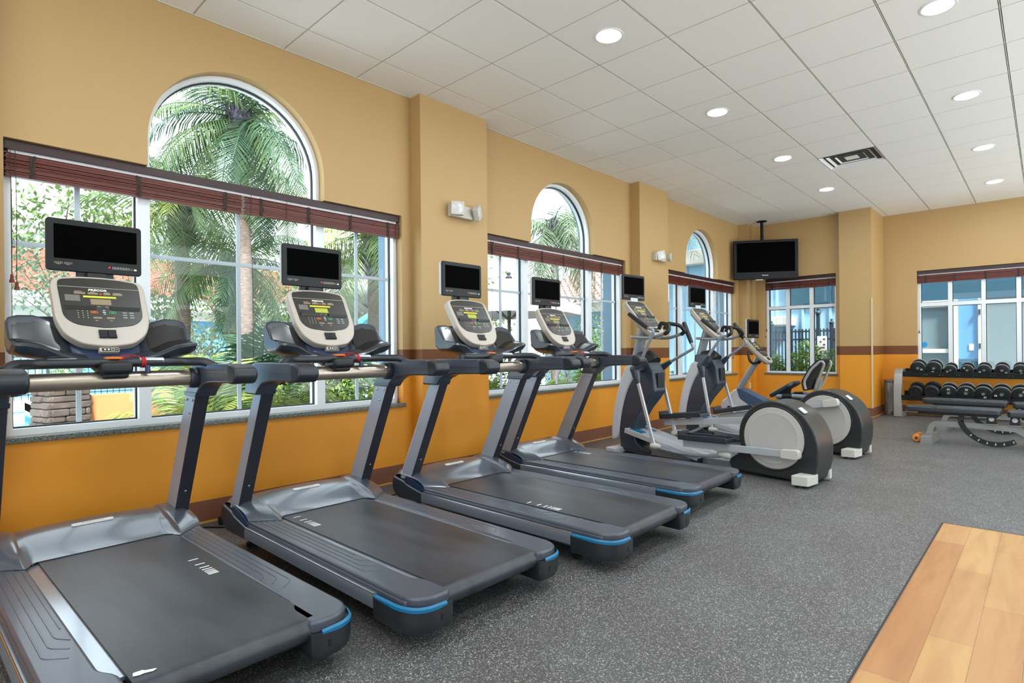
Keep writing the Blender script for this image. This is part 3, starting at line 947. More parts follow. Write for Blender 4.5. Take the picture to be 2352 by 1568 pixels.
    if fancy:
        g = G(); g.box(-0.04, 0.04, -L-0.022, -L+0.004, -0.045, -0.012, 0.005, M=M)
        jb = g.build('jack_box', 'console silver', body)
        g = G(); g.box(-0.030, 0.036, -L-0.018, -L-0.003, -0.014, -0.0105, M=M); g.build('jack_plate', 'rubber black', jb, smooth=0)
        g = G()
        for x in (-0.018, -0.004): g.lathe([(0.0042, 0), (0.0042, 0.0007), (0.0025, 0.0007), (0.0025, 0)], M @ Vector((x, -L-0.0105, -0.0105)), M.to_3x3() @ Vector((0, 0, 1)), 12)
        for (x0, x1, y0, y1) in ((0.006, 0.020, -0.0065, -0.0055), (0.006, 0.020, -0.0155, -0.0145), (0.006, 0.007, -0.0155, -0.0055), (0.019, 0.020, -0.0155, -0.0055), (0.024, 0.033, -0.011, -0.010)):
            g.box(x0, x1, -L + y0, -L + y1, -0.0106, -0.0098, M=M)
        g.build('jack_symbols', 'marking white', jb, smooth=0)
    return body, lc, M

def personal_tv(parent, x, z0, z1, w=0.39, led=True, neck_to=None):
    h = z1 - z0
    g = G(); g.prism(rrect(-w/2, w/2, z0, z1, 0.018), 'yz', x-0.016, x, 0.006, 3)
    cab = g.build('screen_housing', 'bezel', parent, smooth=40)
    g = G(); g.prism(rrect(-w/2+0.002, w/2-0.002, z0+0.002, z1-0.002, 0.018), 'yz', x-0.042, x-0.014, 0.008, 2); g.prism(rrect(-w/2+0.06, w/2-0.06, z0+0.03, z1-0.03, 0.03), 'yz', x-0.062, x-0.04, 0.01, 2)
    g.build('back_shell', 'shell grey', cab, smooth=40)
    g = G(); g.box(x-0.001, x+0.0012, -w/2+0.030, w/2-0.022, z0+0.062, z1-0.028); g.build('screen', 'screen black', cab, smooth=0)
    g = G()
    def ring(ya, yb, za, zb, t=0.0008):
        g.sheet([(ya, za), (yb, za), (yb, zb), (ya, zb)], [[(ya+t, za+t), (yb-t, za+t), (yb-t, zb-t), (ya+t, zb-t)]], lambda p: (x-0.0003, p[0], p[1]), lambda p: (x+0.0006, p[0], p[1]))
    yb0 = -w/2 + 0.032
    for k in range(4):
        y = yb0 + k*0.0165 + (0.004 if k > 1 else 0); ring(y, y+0.0145, z0+0.036, z0+0.0435)
        g.box(x-0.0003, x+0.0006, y+0.006, y+0.009, z0+0.039, z0+0.041)
    for y in (yb0+0.008, yb0+0.044): g.box(x-0.0003, x+0.0006, y, y+0.014, z0+0.032, z0+0.0335)
    y0b = w/2 - 0.128
    for r in range(2):
        for k in range(6): ring(y0b + k*0.0122, y0b + k*0.0122+0.0112, z0+0.028+r*0.0065, z0+0.0335+r*0.0065)
    ring(y0b+0.075, y0b+0.088, z0+0.029, z0+0.037)
    g.build('button_outlines', 'marking', cab, smooth=0)
    g = G(); g.box(x-0.0003, x+0.0008, w/2-0.034, w/2-0.023, z0+0.028, z0+0.036); g.build('badge', 'label white', cab, smooth=0)
    if led:
        g = G(); g.lathe([(0.004, 0), (0.003, 0.0015), (0, 0.002)], (x, y0b-0.012, z0+0.035), (1, 0, 0), 10); g.build('standby_light', 'red led', cab)
    return cab

# ---------------------------------------------------------------- treadmill (local x towards the runner, origin on the floor at the front)
def smoothstep(a, b, x):
    t = max(0.0, min(1.0, (x - a)/(b - a))); return t*t*(3 - 2*t)

def make_treadmill():
    root = thing('treadmill', 'treadmill', 'treadmill')
    # belt with its rear roller
    pr = [(0.40, 0.205), (1.925, 0.205)]
    pr += [(1.945 + 0.040*math.sin(a), 0.165 + 0.040*math.cos(a)) for a in [PI*k/10 for k in range(11)]]
    pr += [(1.6, 0.125), (0.40, 0.125)]
    g = G(); g.prism(pr, 'xz', -0.272, 0.272)
    belt = g.build('running_belt', 'belt', root, smooth=40)
    g = G(); x = 0.0
    for d in (0.0, 0.082, 0.135, 0.168, 0.192, 0.211, 0.228, 0.243):
        g.box(d, d+0.009, -0.020, 0.020, 0.2056, 0.2062)
    bm_ = g.build('belt_marks', 'label white', belt, smooth=0)
    for s in (-1, 1):
        g = G(); g.box(0.42, 1.86, min(s*0.235, s*0.305), max(s*0.235, s*0.305), 0.185, 0.1975)
        g.build('deck_edge', 'edge strip', root, smooth=0)
    # chassis under the deck, rubber feet
    g = G(); g.box(0.16, 1.85, -0.40, 0.40, 0.085, 0.15, 0.01)
    g.build('chassis', 'deck dark', root)
    for xx in (0.22, 1.70):
        for s in (-1, 1):
            g = G(); g.lathe([(0.035, 0.0), (0.035, 0.02), (0.016, 0.025), (0.016, 0.10)], (xx, s*0.33, 0), n=16)
            g.build('foot', 'rubber black', root)
    for s in (-1, 1):
        fl = lambda pts: [(p[0], p[1]*s) for p in pts]
        # foot rail
        o = [(0.40, 0.296), (1.78, 0.296), (1.835, 0.262), (1.985, 0.262), (2.0, 0.28), (2.0, 0.36), (1.975, 0.405), (1.92, 0.432), (0.40, 0.432)]
        o = round_poly(o, [0, 0.04, 0.04, 0.01, 0.012, 0.03, 0.05, 0.06, 0], 4)
        g = G(); g.prism(fl(o), 'xy', 0.160, 0.205, 0.012, 3)
        g.prism(fl([(0.40, 0.405), (1.93, 0.405), (1.93, 0.436), (0.40, 0.436)]), 'xy', 0.150, 0.190, 0.010, 3)
        for k in range(4):
            y = 0.318 + k*0.026; xe = 1.36 + 0.07*k
            pth = fillet([(0.46, s*y, 0.2045), (xe, s*y, 0.2045), (xe + 0.05, s*(y - 0.020 - 0.012*k), 0.2045)], 0.02, 3) if k else [(0.46, s*y, 0.2045), (xe, s*y, 0.2045)]
            g.tube(pth, 0.0030, 6)
        rail = g.build('foot_rail', 'rail grey', root, smooth=40)
        # brushed side extrusion
        g = G(); g.prism([(0.434, 0.104), (0.440, 0.100), (0.452, 0.112), (0.452, 0.158), (0.444, 0.172), (0.434, 0.172)], 'yz', 0.415, 1.735, 0, M=Matrix.Diagonal((1, s, 1, 1)))
        g.prism([(0.40, 0.100), (0.436, 0.100), (0.436, 0.165), (0.40, 0.165)], 'yz', 0.42, 1.72, 0, M=Matrix.Diagonal((1, s, 1, 1)))
        sp_ = g.build('side_panel', 'side silver', root, smooth=30)
        g = G(); g.tube([(0.42, s*0.4475, 0.171), (1.73, s*0.4475, 0.171)], 0.0035, 8); g.build('edge_highlight', 'steel', sp_)  # thin bright strip standing in for the highlight along the panel's top edge
        # black rear cap and its blue band
        c = [(1.735, 0.30), (1.80, 0.265), (2.004, 0.258), (2.012, 0.28), (2.012, 0.372), (1.985, 0.425), (1.91, 0.455), (1.735, 0.455)]
        c = round_poly(c, [0, 0.02, 0.015, 0.01, 0.05, 0.05, 0.06, 0], 4)
        rg = []
        for k, z in ((0.90, 0.068), (0.97, 0.085), (1.0, 0.11), (1.0, 0.163)):
            rg.append([(1.735 + (p[0]-1.735)*(1 if k == 1.0 else 1-(1-k)*0.5), s*(0.37 + (p[1]-0.37)*k), z) for p in c])
        g = G(); g.loft(rg)
        cap = g.build('rear_cap', 'cap black', root, smooth=40)
        b = [(1.745, 0.4555), (1.91, 0.4555), (1.985, 0.4255), (2.0125, 0.372), (2.0125, 0.295)]
        path = fillet([(p[0], s*p[1], 0) for p in b], 0.05, 5)
        g = G(); rings = []
        for i, p in enumerate(path):
            d = path[min(i+1, len(path)-1)] - path[max(i-1, 0)]; n = Vector((d.y, -d.x, 0)).normalized() * (-s)
            e = 0.004 if 0 < i < len(path)-1 else 0.0
            rings.append([p - n*0.004 + Vector((0, 0, 0.156)), p + n*0.0015 + Vector((0, 0, 0.156+0.004-e)), p + n*0.001 + Vector((0, 0, 0.166+e*0.5)), p - n*0.008 + Vector((0, 0, 0.173+e*0.5))])
        g.loft(rings); g.build('blue_band', 'stripe blue', cap, smooth=40)
        g = G(); g.prism(rrect(0.315, 0.327, 0.105, 0.132, 0.005), 'yz', 2.008, 2.0135, M=Matrix.Diagonal((1, s, 1, 1))); g.build('latch_slot', 'ledge black', cap, smooth=0)
        # front lower corner
        fo = [(0.42, 0.100), (0.42, 0.170), (0.24, 0.205), (0.195, 0.225), (0.075, 0.245), (0.060, 0.20), (0.065, 0.145), (0.12, 0.095)]
        g = G(); g.prism(round_poly(fo, [0, 0, .02, 0, 0, .03, .04, .04], 4), 'xz', s*0.36, s*0.450, 0.012, 3)
        g.build('front_corner', 'dark plastic', root, smooth=40)
        g = G(); g.prism(round_poly([(0.420, 0.165), (0.428, 0.200), (0.36, 0.226), (0.29, 0.250), (0.21, 0.258), (0.205, 0.215), (0.27, 0.188)], 0.015, 3), 'xz', s*0.40, s*0.441, 0.005, 2)
        g.build('cheek_plate', 'navy plastic', root, smooth=40)
        # upright
        def xf(z): return 0.095 + (z - 0.235) * (0.455 - 0.095) / (0.93 - 0.235)
        def xr(z): return 0.262 + (z - 0.235) * (0.605 - 0.262) / (0.93 - 0.235)
        rg = []
        for z in (0.235, 0.945):
            a, c2 = xf(z), xr(z)
            rg.append([(a + 0.045, s*0.427, z), (c2, s*0.427, z), (c2, s*0.362, z), (a + 0.012, s*0.362, z), (a, s*0.375, z), (a, s*0.40, z)])
        g = G(); g.loft(rg); up = g.build('upright', 'post silver', root, smooth=20)
        g = G(); g.loft([[(xr(z) - 0.004, s*0.4285, z), (xr(z) + 0.0025, s*0.4275, z), (xr(z) + 0.0025, s*0.3625, z), (xr(z) - 0.004, s*0.3610, z)] for z in (0.25, 0.945)])
        g.build('rear_strip', 'post dark', up, smooth=0)
        g = G()
        for (bx, bz) in ((0.485, 0.905), (0.565, 0.905), (0.515, 0.835)):
            g.lathe([(0.0075, 0), (0.007, 0.003), (0.004, 0.005), (0, 0.0055)], (bx, s*0.362, bz), (0, -s, 0), 10)
        g.lathe([(0.0075, 0), (0.007, 0.003), (0.004, 0.005), (0, 0.0055)], (0.335, s*0.395, 0.385), (1, 0, -0.3), 10)
        g.build('bolts', 'steel', up)
        # horizontal handrail with elbow
        hp = [(0.452, 0.925), (0.490, 1.02), (0.525, 1.075), (0.565, 1.097), (1.050, 1.097), (1.110, 1.078), (1.120, 1.045), (1.097, 1.010), (0.79, 1.003), (0.70, 0.990), (0.645, 0.960), (0.612, 0.925)]
        g = G(); g.prism(round_poly(hp, [0, .03, .03, .03, .03, .02, .015, .02, .05, .05, .04, 0], 3), 'xz', s*0.360, s*0.462, 0.022, 4)
        hr = g.build('handrail', 'handrail grey', root, smooth=45)
        g = G(); g.prism(round_poly([(1.025, 1.099), (1.053, 1.099), (1.112, 1.080), (1.123, 1.045), (1.099, 1.007), (1.025, 1.005)], [0, .03, .02, .015, .02, 0], 3), 'xz', s*0.357, s*0.465, 0.022, 4)
        g.build('handrail_tip', 'handrail dark', hr, smooth=45)
        g = G(); g.prism(round_poly([(0.60, 1.0995), (1.02, 1.0995), (1.02, 1.050), (0.60, 1.050)], 0.004, 2), 'xz', s*0.359, s*0.463, 0.022, 4)
        g.build('handrail_sleeve', 'rail grey', hr, smooth=45)
        g = G(); g.prism([(0.448, 0.928), (0.455, 0.950), (0.635, 0.950), (0.616, 0.925)], 'xz', s*0.356, s*0.434, 0.004, 2)
        g.build('upright_collar', 'ellip dark', hr, smooth=40)
    # hood over the motor
    def hood(y):
        a = abs(y)
        xr_ = 0.478 + 0.070 * smoothstep(0.262, 0.305, a) if a < 0.305 else 0.548 - 0.118 * ((a - 0.305)/0.131)
        sh = smoothstep(0.298, 0.314, a)
        top = 0.294 - 0.012*(a/0.3)**2*(1-sh) - 0.03*smoothstep(0.40, 0.436, a)
        q = bez((xr_, 0.2075), (xr_ - 0.085 + 0.065*sh, 0.214 + 0.022*sh), (0.30 + 0.03*sh, top), (0.150, top), 10)
        q += bez((0.150, top), (0.095, top), (0.070, top - 0.02), (0.066, 0.215), 5)[1:]
        q += [(0.078, 0.12)]
        return [(p[0], y, p[1]) for p in q]
    ys = [-0.436, -0.425, -0.40, -0.37, -0.345, -0.328, -0.315, -0.310, -0.304, -0.298, -0.288, -0.275, -0.262, -0.24, -0.20, -0.14, -0.07]
    ys = ys + [0.0] + [-y for y in reversed(ys)]
    g = G(); g.loft([hood(y) for y in ys], closed=False, caps=False)
    g.box(0.085, 0.42, -0.42, 0.42, 0.105, 0.21, 0.01)
    hd = g.build('motor_hood', 'hood grey', root, smooth=38)
    g = G(); M = basis((0.232, 0, 0.2872), (0, 1, 0), (-1, 0, 0.16))
    g.prism(round_poly([(-0.088, -0.0135), (0.088, -0.0135), (0.088, 0.0135), (-0.088, 0.0135)], 0.0133, 6), 'xy', -0.006, 0.0025, M=M)
    nb = g.build('name_plate', 'label white', hd, smooth=0)
    text('brand_lettering', 'PRECOR', 0.019, M @ Matrix.Translation((0.0, 0, 0.0027)), 'silver plastic', nb, bold=0.0004, shear=0.15, xs=1.35)
    g = G(); g.tube([(0.479 + 0.070*smoothstep(0.262, 0.305, abs(y)), y, 0.2065) for y in [-0.28 + 0.56*k/24 for k in range(25)]], 0.003, 6)
    g.build('hood_gap', 'ledge black', hd)
    # cross tube, end rings, grip bar
    g = G(); g.tube([(0.635, -0.37, 1.030), (0.635, 0.37, 1.030)], 0.040, 24, caps=False); ct = g.build('cross_tube', 'tube champagne', root, smooth=60)
    for s in (-1, 1):
        g = G(); g.lathe([(0.040, 0.0), (0.050, 0.006), (0.053, 0.02), (0.053, 0.045), (0.046, 0.055)], (0.635, s*0.318, 1.028), (0, s, 0), 24)
        g.build('tube_ring', 'handrail dark', ct, smooth=50)
    g = G(); g.tube(fillet([(0.78, -0.395, 1.085), (0.745, -0.36, 1.112), (0.665, -0.29, 1.112), (0.655, 0.29, 1.112), (0.745, 0.36, 1.112), (0.78, 0.395, 1.085)], [0.03, 0.05, 0.05, 0.03], 5), 0.0215, 16)
    gb = g.build('grip_bar', 'handrail dark', root, smooth=50)
    g = G()
    for y0, y1 in ((-0.24, -0.14), (0.10, 0.20)): g.tube([(0.657, y0, 1.1155), (0.657, y1, 1.1155)], 0.0205, 12)
    g.build('pulse_plates', 'aluminium', gb, smooth=50)
    g = G(); g.box(0.59, 0.725, -0.065, 0.065, 1.060, 1.118, 0.02, 3); g.box(0.61, 0.70, -0.05, 0.05, 1.04, 1.07, 0.01)
    g.build('centre_bracket', 'rubber black', root, smooth=50)
    g = G(); g.lathe([(0.0, 0.0), (0.040, 0.0), (0.040, 0.006), (0.030, 0.011), (0, 0.012)], (0.0, 0, 0), n=20)
    st = g.build('stop_key', 'orange', root, smooth=50); st.location = (0.655, 0.0, 1.130); st.scale = (0.75, 1, 1)
    # red safety cord with its clip
    g = G()
    for k in range(5): g.tube([(0.657 + 0.024*math.cos(a), 0.108 + 0.0035*k, 1.112 + 0.024*math.sin(a)) for a in [2*PI*j/14 for j in range(14)]], 0.0026, 6, closed=True)
    g.tube(bez((0.66, 0.105, 1.137), (0.665, 0.08, 1.15), (0.665, 0.05, 1.15), (0.67, 0.025, 1.142), 8), 0.0024, 6)
    g.tube(bez((0.68, 0.012, 1.120), (0.685, 0.03, 1.135), (0.683, 0.05, 1.142), (0.676, 0.07, 1.137), 8), 0.0020, 6)
    rc = g.build('safety_cord', 'red cord', root)
    g = G(); g.box(0.672, 0.692, 0.118, 0.138, 1.058, 1.100, 0.006); g.build('clothing_clip', 'navy plastic', rc, smooth=50)
    # neck and bottle trays either side of the console
    rg = []
    for z, x0, x1, w in ((1.070, 0.54, 0.67, 0.060), (1.105, 0.48, 0.640, 0.085), (1.140, 0.43, 0.590, 0.135), (1.19, 0.38, 0.535, 0.195), (1.26, 0.34, 0.470, 0.225), (1.335, 0.30, 0.40, 0.230)):
        rg.append([(x1, -w*0.55, z), (x1, w*0.55, z), (x1 - 0.03, w*0.85, z), ((x0+x1)/2, w, z), (x0, w*0.8, z), (x0, -w*0.8, z), ((x0+x1)/2, -w, z), (x1 - 0.03, -w*0.85, z)])
    g = G(); g.loft(rg); g.build('console_neck', 'navy plastic', root, smooth=60)
    for s in (-1, 1):
        rg = []
        for (y, x0, x1, zb, zt, lip) in ((0.085, 0.47, 0.64, 1.112, 1.17, 0.020), (0.14, 0.45, 0.65, 1.112, 1.24, 0.028), (0.20, 0.435, 0.67, 1.118, 1.315, 0.045), (0.26, 0.43, 0.685, 1.130, 1.335, 0.062), (0.315, 0.435, 0.685, 1.145, 1.333, 0.058), (0.345, 0.445, 0.675, 1.158, 1.322, 0.046), (0.356, 0.46, 0.66, 1.172, 1.30, 0.036)):
            o = [(x0, zt-0.010), (x0+0.010, zt), (x0+0.030, zt), (x0+0.042, zt-0.012), (x0+0.095, zb+lip+0.020), (x1-0.030, zb+lip+0.004), (x1-0.010, zb+lip), (x1, zb+lip-0.012), (x1-0.02, zb+0.012), (x1-0.06, zb), (x0+0.05, zb), (x0+0.01, zb+0.03)]
            rg.append([(p[0], s*y, p[1]) for p in o])
        g = G(); g.loft(rg); tr = g.build('bottle_tray', 'dark plastic', root, smooth=35)
        g = G(); rr = []
        for (y, x0, x1, zb, zt, lip) in ((0.175, 0.441, 0.663, 1.115, 1.285, 0.038), (0.20, 0.435, 0.67, 1.118, 1.315, 0.045), (0.26, 0.43, 0.685, 1.130, 1.335, 0.062), (0.315, 0.435, 0.685, 1.145, 1.333, 0.058), (0.338, 0.443, 0.678, 1.155, 1.325, 0.049)):
            rr.append([(x0+0.038, s*y, zt-0.012), (x0+0.0455, s*y, zt-0.020), (x0+0.098, s*y, zb+lip+0.0225), (x1-0.034, s*y, zb+lip+0.0075), (x1-0.036, s*y, zb+lip-0.004), (x0+0.08, s*y, zb+lip+0.005)])
        g.loft(rr); g.build('tray_liner', 'tray black', tr, smooth=40)
    console(root, (0.375, 1.534), (0.590, 1.190))
    cab = personal_tv(root, 0.345, 1.561, 1.817)
    g = G(); g.box(0.30, 0.335, -0.075, 0.075, 1.50, 1.575, 0.006); g.box(0.29, 0.36, -0.04, 0.04, 1.40, 1.56, 0.006)
    g.build('screen_bracket', 'rubber black', root)
    # power cord down the front
    return root

GT = 'treadmills in a row facing the windows'
def set_marks(t, lx, ly):
    b = kids(t, 'running_belt')[0]; m = kids(b, 'belt_marks')[0]; m.location = (lx, ly, 0)
def display(t, txt):
    c = kids(t, 'console_shell')[0]; p = kids(c, 'display_panel')[0]; d = kids(p, 'centre_display')[0]
    d.data = d.data.copy(); d.data.materials[0] = K['lcd lit']
tm2 = make_treadmill()
tms = [copy_tree(tm2), tm2, copy_tree(tm2), copy_tree(tm2)]
for t, (x, y, rz), (mx, my), lab in zip(tms, ((0.361, -0.673, 0.0245), (0.5, 0.407, 0), (0.633, 1.519, 0), (0.483, 2.674, -0.0034)),
        ((0.99, 0.195), (0.55, -0.215), (1.23, -0.235), (0.44, 0.175)),
        ('closest treadmill, cut off by the frame edge, a scrap of white paper on its belt', 'treadmill second from the camera, red cord on its grip bar',
         'third treadmill, in front of the first column, no red cord on its grip bar', 'treadmill fourth from the camera, next to the elliptical trainers')):
    t.location = (x, y, 0); t.rotation_euler = (0, 0, rz); t['label'] = lab; t['group'] = GT
    set_marks(t, mx, my)
kids(tms[0], 'running_belt')[0].location = (0, 0.022, 0)
for t in tms[1:3]: display(t, 'P')
drop(kids(tms[2], 'safety_cord')[0])

# ---------------------------------------------------------------- elliptical trainers (local x towards the user, origin at the front foot)
def make_elliptical(right, left, crank):
    """left/right = (elbow, grip start, grip end, cone) of the swinging arms; crank = angle of the left crank."""
    root = thing('elliptical_trainer', 'elliptical', 'elliptical trainer')
    # base beam and front housing
    g = G(); g.box(0.05, 2.10, -0.075, 0.075, 0.025, 0.085, 0.006)
    g.build('base_beam', 'tube silver', root)
    g = G(); g.box(-0.02, 0.12, -0.24, 0.24, 0.01, 0.07, 0.012); g.build('front_foot', 'ellip white', root)
    dark = bez((0.085, 0.040), (0.02, 0.40), (0.12, 0.75), (0.205, 0.985), 10) + [(0.215, 1.075), (0.38, 1.085), (0.45, 1.05), (0.50, 0.965), (0.53, 0.92), (0.555, 0.70), (0.49, 0.62), (0.40, 0.52)] + bez((0.40, 0.52), (0.29, 0.38), (0.25, 0.26), (0.30, 0.15), 8)[1:] + [(0.36, 0.10), (0.48, 0.075), (0.48, 0.03)]
    g = G(); g.prism(dark, 'xz', -0.105, 0.105, 0.02, 3)
    hs = g.build('front_housing', 'ellip dark', root, smooth=40)
    wh = bez((-0.03, 0.135), (-0.04, 0.45), (0.06, 0.72), (0.160, 0.945), 10) + [(0.21, 0.985), (0.285, 0.97), (0.30, 0.90), (0.265, 0.82)] + bez((0.265, 0.82), (0.17, 0.70), (0.10, 0.50), (0.07, 0.22), 8)[1:] + [(0.045, 0.16)]
    g = G(); g.prism(wh, 'xz', -0.125, 0.125, 0.018, 3)
    g.build('front_shell', 'ellip white', root, smooth=40)
    g = G(); g.box(0.548, 0.560, -0.055, 0.055, 0.74, 0.90, 0.004); g.build('bottle_slot', 'ledge black', hs)
    g = G(); g.tube([(0.30, 0, 1.04), (0.40, 0, 1.06), (0.47, 0, 1.0)], 0.10, 16, flat=0.8); g.build('pivot_cover', 'rubber black', root, smooth=60)
    # upright, console, screen
    g = G(); g.tube([(0.225, 0, 1.02), (0.345, 0, 1.40)], 0.052, 20); g.build('upright', 'tube silver', root, smooth=50)
    console(root, (0.205, 1.685), (0.555, 1.285), hw=0.172, fancy=False)
    personal_tv(root, 0.205, 1.695, 1.975, w=0.39, led=False)
    g = G(); g.box(0.165, 0.215, -0.06, 0.06, 1.62, 1.72, 0.006); g.build('screen_bracket', 'shell grey', root)
    # fixed inner handlebar
    g = G()
    for s in (-1, 1):
        g.tube(fillet([(0.25, s*0.0, 1.285), (0.25, s*0.13, 1.285), (0.55, s*0.16, 1.265), (0.73, s*0.15, 1.315)], [0.06, 0.08], 5), 0.017, 10)
    fb = g.build('fixed_handlebar', 'tube silver', root, smooth=50)
    for s in (-1, 1):
        g = G(); g.tube(fillet([(0.715, s*0.15, 1.305), (0.765, s*0.145, 1.335), (0.735, s*0.10, 1.40), (0.60, s*0.055, 1.425), (0.575, s*0.05, 1.36)], 0.04, 5), 0.021, 10)
        g.build('grip', 'rubber black', fb, smooth=50)
    # swinging arms and links
    for s, (cone, elbow, gs, ge, rod) in ((-1, left), (1, right)):
        yv = s*0.22
        kx, kz = 0.385, 0.935
        lo = Vector((rod[0], 0, rod[1])) - Vector((kx, 0, kz)); lo.normalize()
        hi = Vector((cone[0], 0, cone[1])) - Vector((kx, 0, kz)); hi.normalize()
        K0 = Vector((kx, yv, kz))
        g = G(); g.lathe([(0.052, -0.03), (0.055, 0.0), (0.045, 0.028), (0, 0.034)], (kx, yv, kz), (0, s, 0), 20)
        g.tube([K0, K0 + hi*0.06, K0 + hi*0.17], [0.046, 0.040, 0.023], 12); g.tube([K0, K0 + lo*0.07, K0 + lo*0.15], [0.05, 0.045, 0.026], 12)
        g.tube([(kx, s*0.08, kz), (kx, yv, kz)], 0.035, 12)
        arm = g.build('swing_arm', 'ellip dark', root, smooth=50)
        E_ = Vector((elbow[0], s*0.22, elbow[1])); Gs = Vector((gs[0], s*0.22, gs[1])); Ge = Vector((ge[0], s*0.22, ge[1]))
        g = G(); g.tube(fillet([K0 + hi*0.15, E_, Gs, Ge], [0.09, 0.02], 6), 0.0165, 12); g.build('arm_tube', 'tube silver', arm, smooth=50)
        g = G(); g.tube([Gs, (Gs*2+Ge)/3, (Gs+Ge*2)/3, Ge, Ge + (Ge-Gs).normalized()*0.008], [0.022, 0.024, 0.024, 0.022, 0.012], 12); g.build('arm_grip', 'rubber black', arm, smooth=50)
        R0 = Vector((rod[0], yv, rod[1]))
        g = G(); g.bar(K0 + lo*0.13, R0, 0.026, 0.034, 0.005); rd = g.build('lower_rod', 'aluminium', arm, smooth=40)
        # pedal link and pedal arm: the crank pin on the disc face drives a long bar that carries the pedal
        a = crank if s < 0 else crank + PI
        px, pz = 1.853 + 0.23*math.cos(a), 0.365 + 0.23*math.sin(a)
        P = Vector((px, s*0.225, pz))
        fx = 0.98 if s < 0 else 0.44
        if abs(crank) > 1.2 or crank > 0.3: fx = 0.62 if s < 0 else 0.98
        fz = 0.225 - (fx - 0.98) * 0.21          # the roller rides on the sloping ramp
        Fv = Vector((fx, s*0.225, fz))
        d = (Fv - P).normalized()
        g = G(); g.bar(P, Fv, 0.028, 0.062, 0.004); pa = g.build('pedal_arm', 'aluminium', root, smooth=40)
        g = G(); M = basis(P, d, (0, 0, 1)); 
        g.prism(round_poly([(-0.055, -0.042), (0.10, -0.036), (0.10, 0.036), (-0.055, 0.042)], [0.035, 0.012, 0.012, 0.035], 4), 'xy', -0.030, 0.035, 0.014, 3, M=M)
        g.build('crank_cover', 'cap white', pa, smooth=45)
        g = G(); L = 0.50; o = Fv + Vector((0, 0, 0.045)); x = -d; 
        M = basis(o, x, (0, s, 0)); zs = 1 if (M.to_3x3() @ Vector((0, 0, 1))).z > 0 else -1
        def zz(v): return v*zs
        g.prism(rrect(0.0, L, -0.075, 0.075, 0.02), 'xy', zz(0.0), zz(0.022), 0.006, 2, M=M)
        for (x0, x1, y0, y1, h) in ((0.0, L, -0.085, -0.068, 0.055), (0.0, L, 0.068, 0.085, 0.055), (-0.012, 0.012, -0.085, 0.085, 0.085), (L-0.012, L+0.008, -0.085, 0.085, 0.04)):
            g.box(x0, x1, y0, y1, min(zz(0), zz(h)), max(zz(0), zz(h)), 0.006, M=M)
        g.build('pedal', 'dark plastic', pa, smooth=45)
        J = Vector((1.44, s*0.215, 0.165)) if s < 0 else Fv - d*0.50 + Vector((0, s*0.03, -0.03))
        g = G(); mid = (R0 + J)/2 + Vector((0, 0, -0.06)); mid.z = max(mid.z, 0.05)
        g.tube(bez(R0, R0*0.6 + mid*0.4 + Vector((0,0,-0.02)), mid*0.7 + J*0.3 + Vector((0,0,-0.02)), J, 14), 0.015, 10); ln = g.build('pedal_link', 'tube silver', root, smooth=50)
        for q, e in ((R0, J), (J, R0)):
            dd = (e - q).normalized()
            g = G(); g.tube([q - dd*0.045, q - dd*0.035, q, q + dd*0.05, q + dd*0.075], [0.012, 0.028, 0.034, 0.024, 0.018], 14); g.build('joint_boot', 'cap white', ln, smooth=50)
    # ramp with grooves
    g = G()
    a, b = Vector((0.20, 0, 0.265)), Vector((1.10, 0, 0.080))
    g.bar(a, b, 0.36, 0.045, 0.005)
    up = Vector((b-a).cross(Vector((0, -1, 0)))).normalized()
    if up.z < 0: up = -up
    for y in (-0.165, -0.115, -0.06, 0.06, 0.115, 0.165): g.bar(a + up*0.024 + Vector((0, y, 0)), b + up*0.024 + Vector((0, y, 0)), 0.03, 0.012, 0.003)
    rm = g.build('ramp', 'aluminium', root, smooth=40)
    g = G()
    for y in (-0.09, 0.09): g.bar(a + up*0.0275 + Vector((0.03, y, -0.006)), a + up*0.0275 + Vector((0.20, y, -0.041)), 0.085, 0.006)
    g.build('blue_strip', 'stripe blue', rm, smooth=0)
    g = G(); g.box(1.02, 1.10, -0.17, 0.17, 0.03, 0.10, 0.006); g.build('ramp_hinge', 'deck dark', rm)
    # rear drive: shroud and two discs
    sh = [(1.455, 0.035), (1.425, 0.10), (1.45, 0.14), (1.53, 0.20)]
    sh += [(1.853 + 0.325*math.cos(t), 0.365 + 0.325*math.sin(t)) for t in [math.radians(d) for d in range(205, 60, -10)]]
    sh += bez((2.03, 0.640), (2.14, 0.585), (2.225, 0.46), (2.232, 0.30), 8) + [(2.225, 0.18), (2.19, 0.035), (2.165, 0.015)]
    g = G(); g.prism(sh, 'xz', -0.165, 0.165, 0.045, 4, ang=35)
    sd = g.build('drive_shroud', 'shroud black', root, smooth=40)
    for s in (-1, 1):
        g = G(); g.lathe([(0.0, 0.004), (0.205, 0.004), (0.213, 0.008), (0.222, 0.008), (0.232, 0.0045), (0.262, 0.004), (0.272, -0.002), (0.272, -0.012)], (1.853, s*0.168, 0.365), (0, s, 0), 64)
        g.build('drive_disc', 'disc grey', sd, smooth=30)
        g = G(); g.lathe([(0.270, -0.012), (0.284, -0.012), (0.286, 0.0), (0.278, 0.004), (0.270, 0.0)], (1.853, s*0.168, 0.365), (0, s, 0), 64)
        g.build('disc_rim', 'rubber black', sd, smooth=40)
    M = basis((2.085, 0.0, 0.618), (0.79, 0, -0.61), (0, 1, 0))
    g = G(); g.prism(rrect(-0.032, 0.032, -0.135, -0.075, 0.006), 'xy', -0.005, 0.0055, M=M); g.build('rating_label', 'label white', sd, smooth=0)
    g = G(); g.prism(rrect(2.065, 2.215, 0.0, 0.0, 0), 'xy', 0, 0.01) if False else None
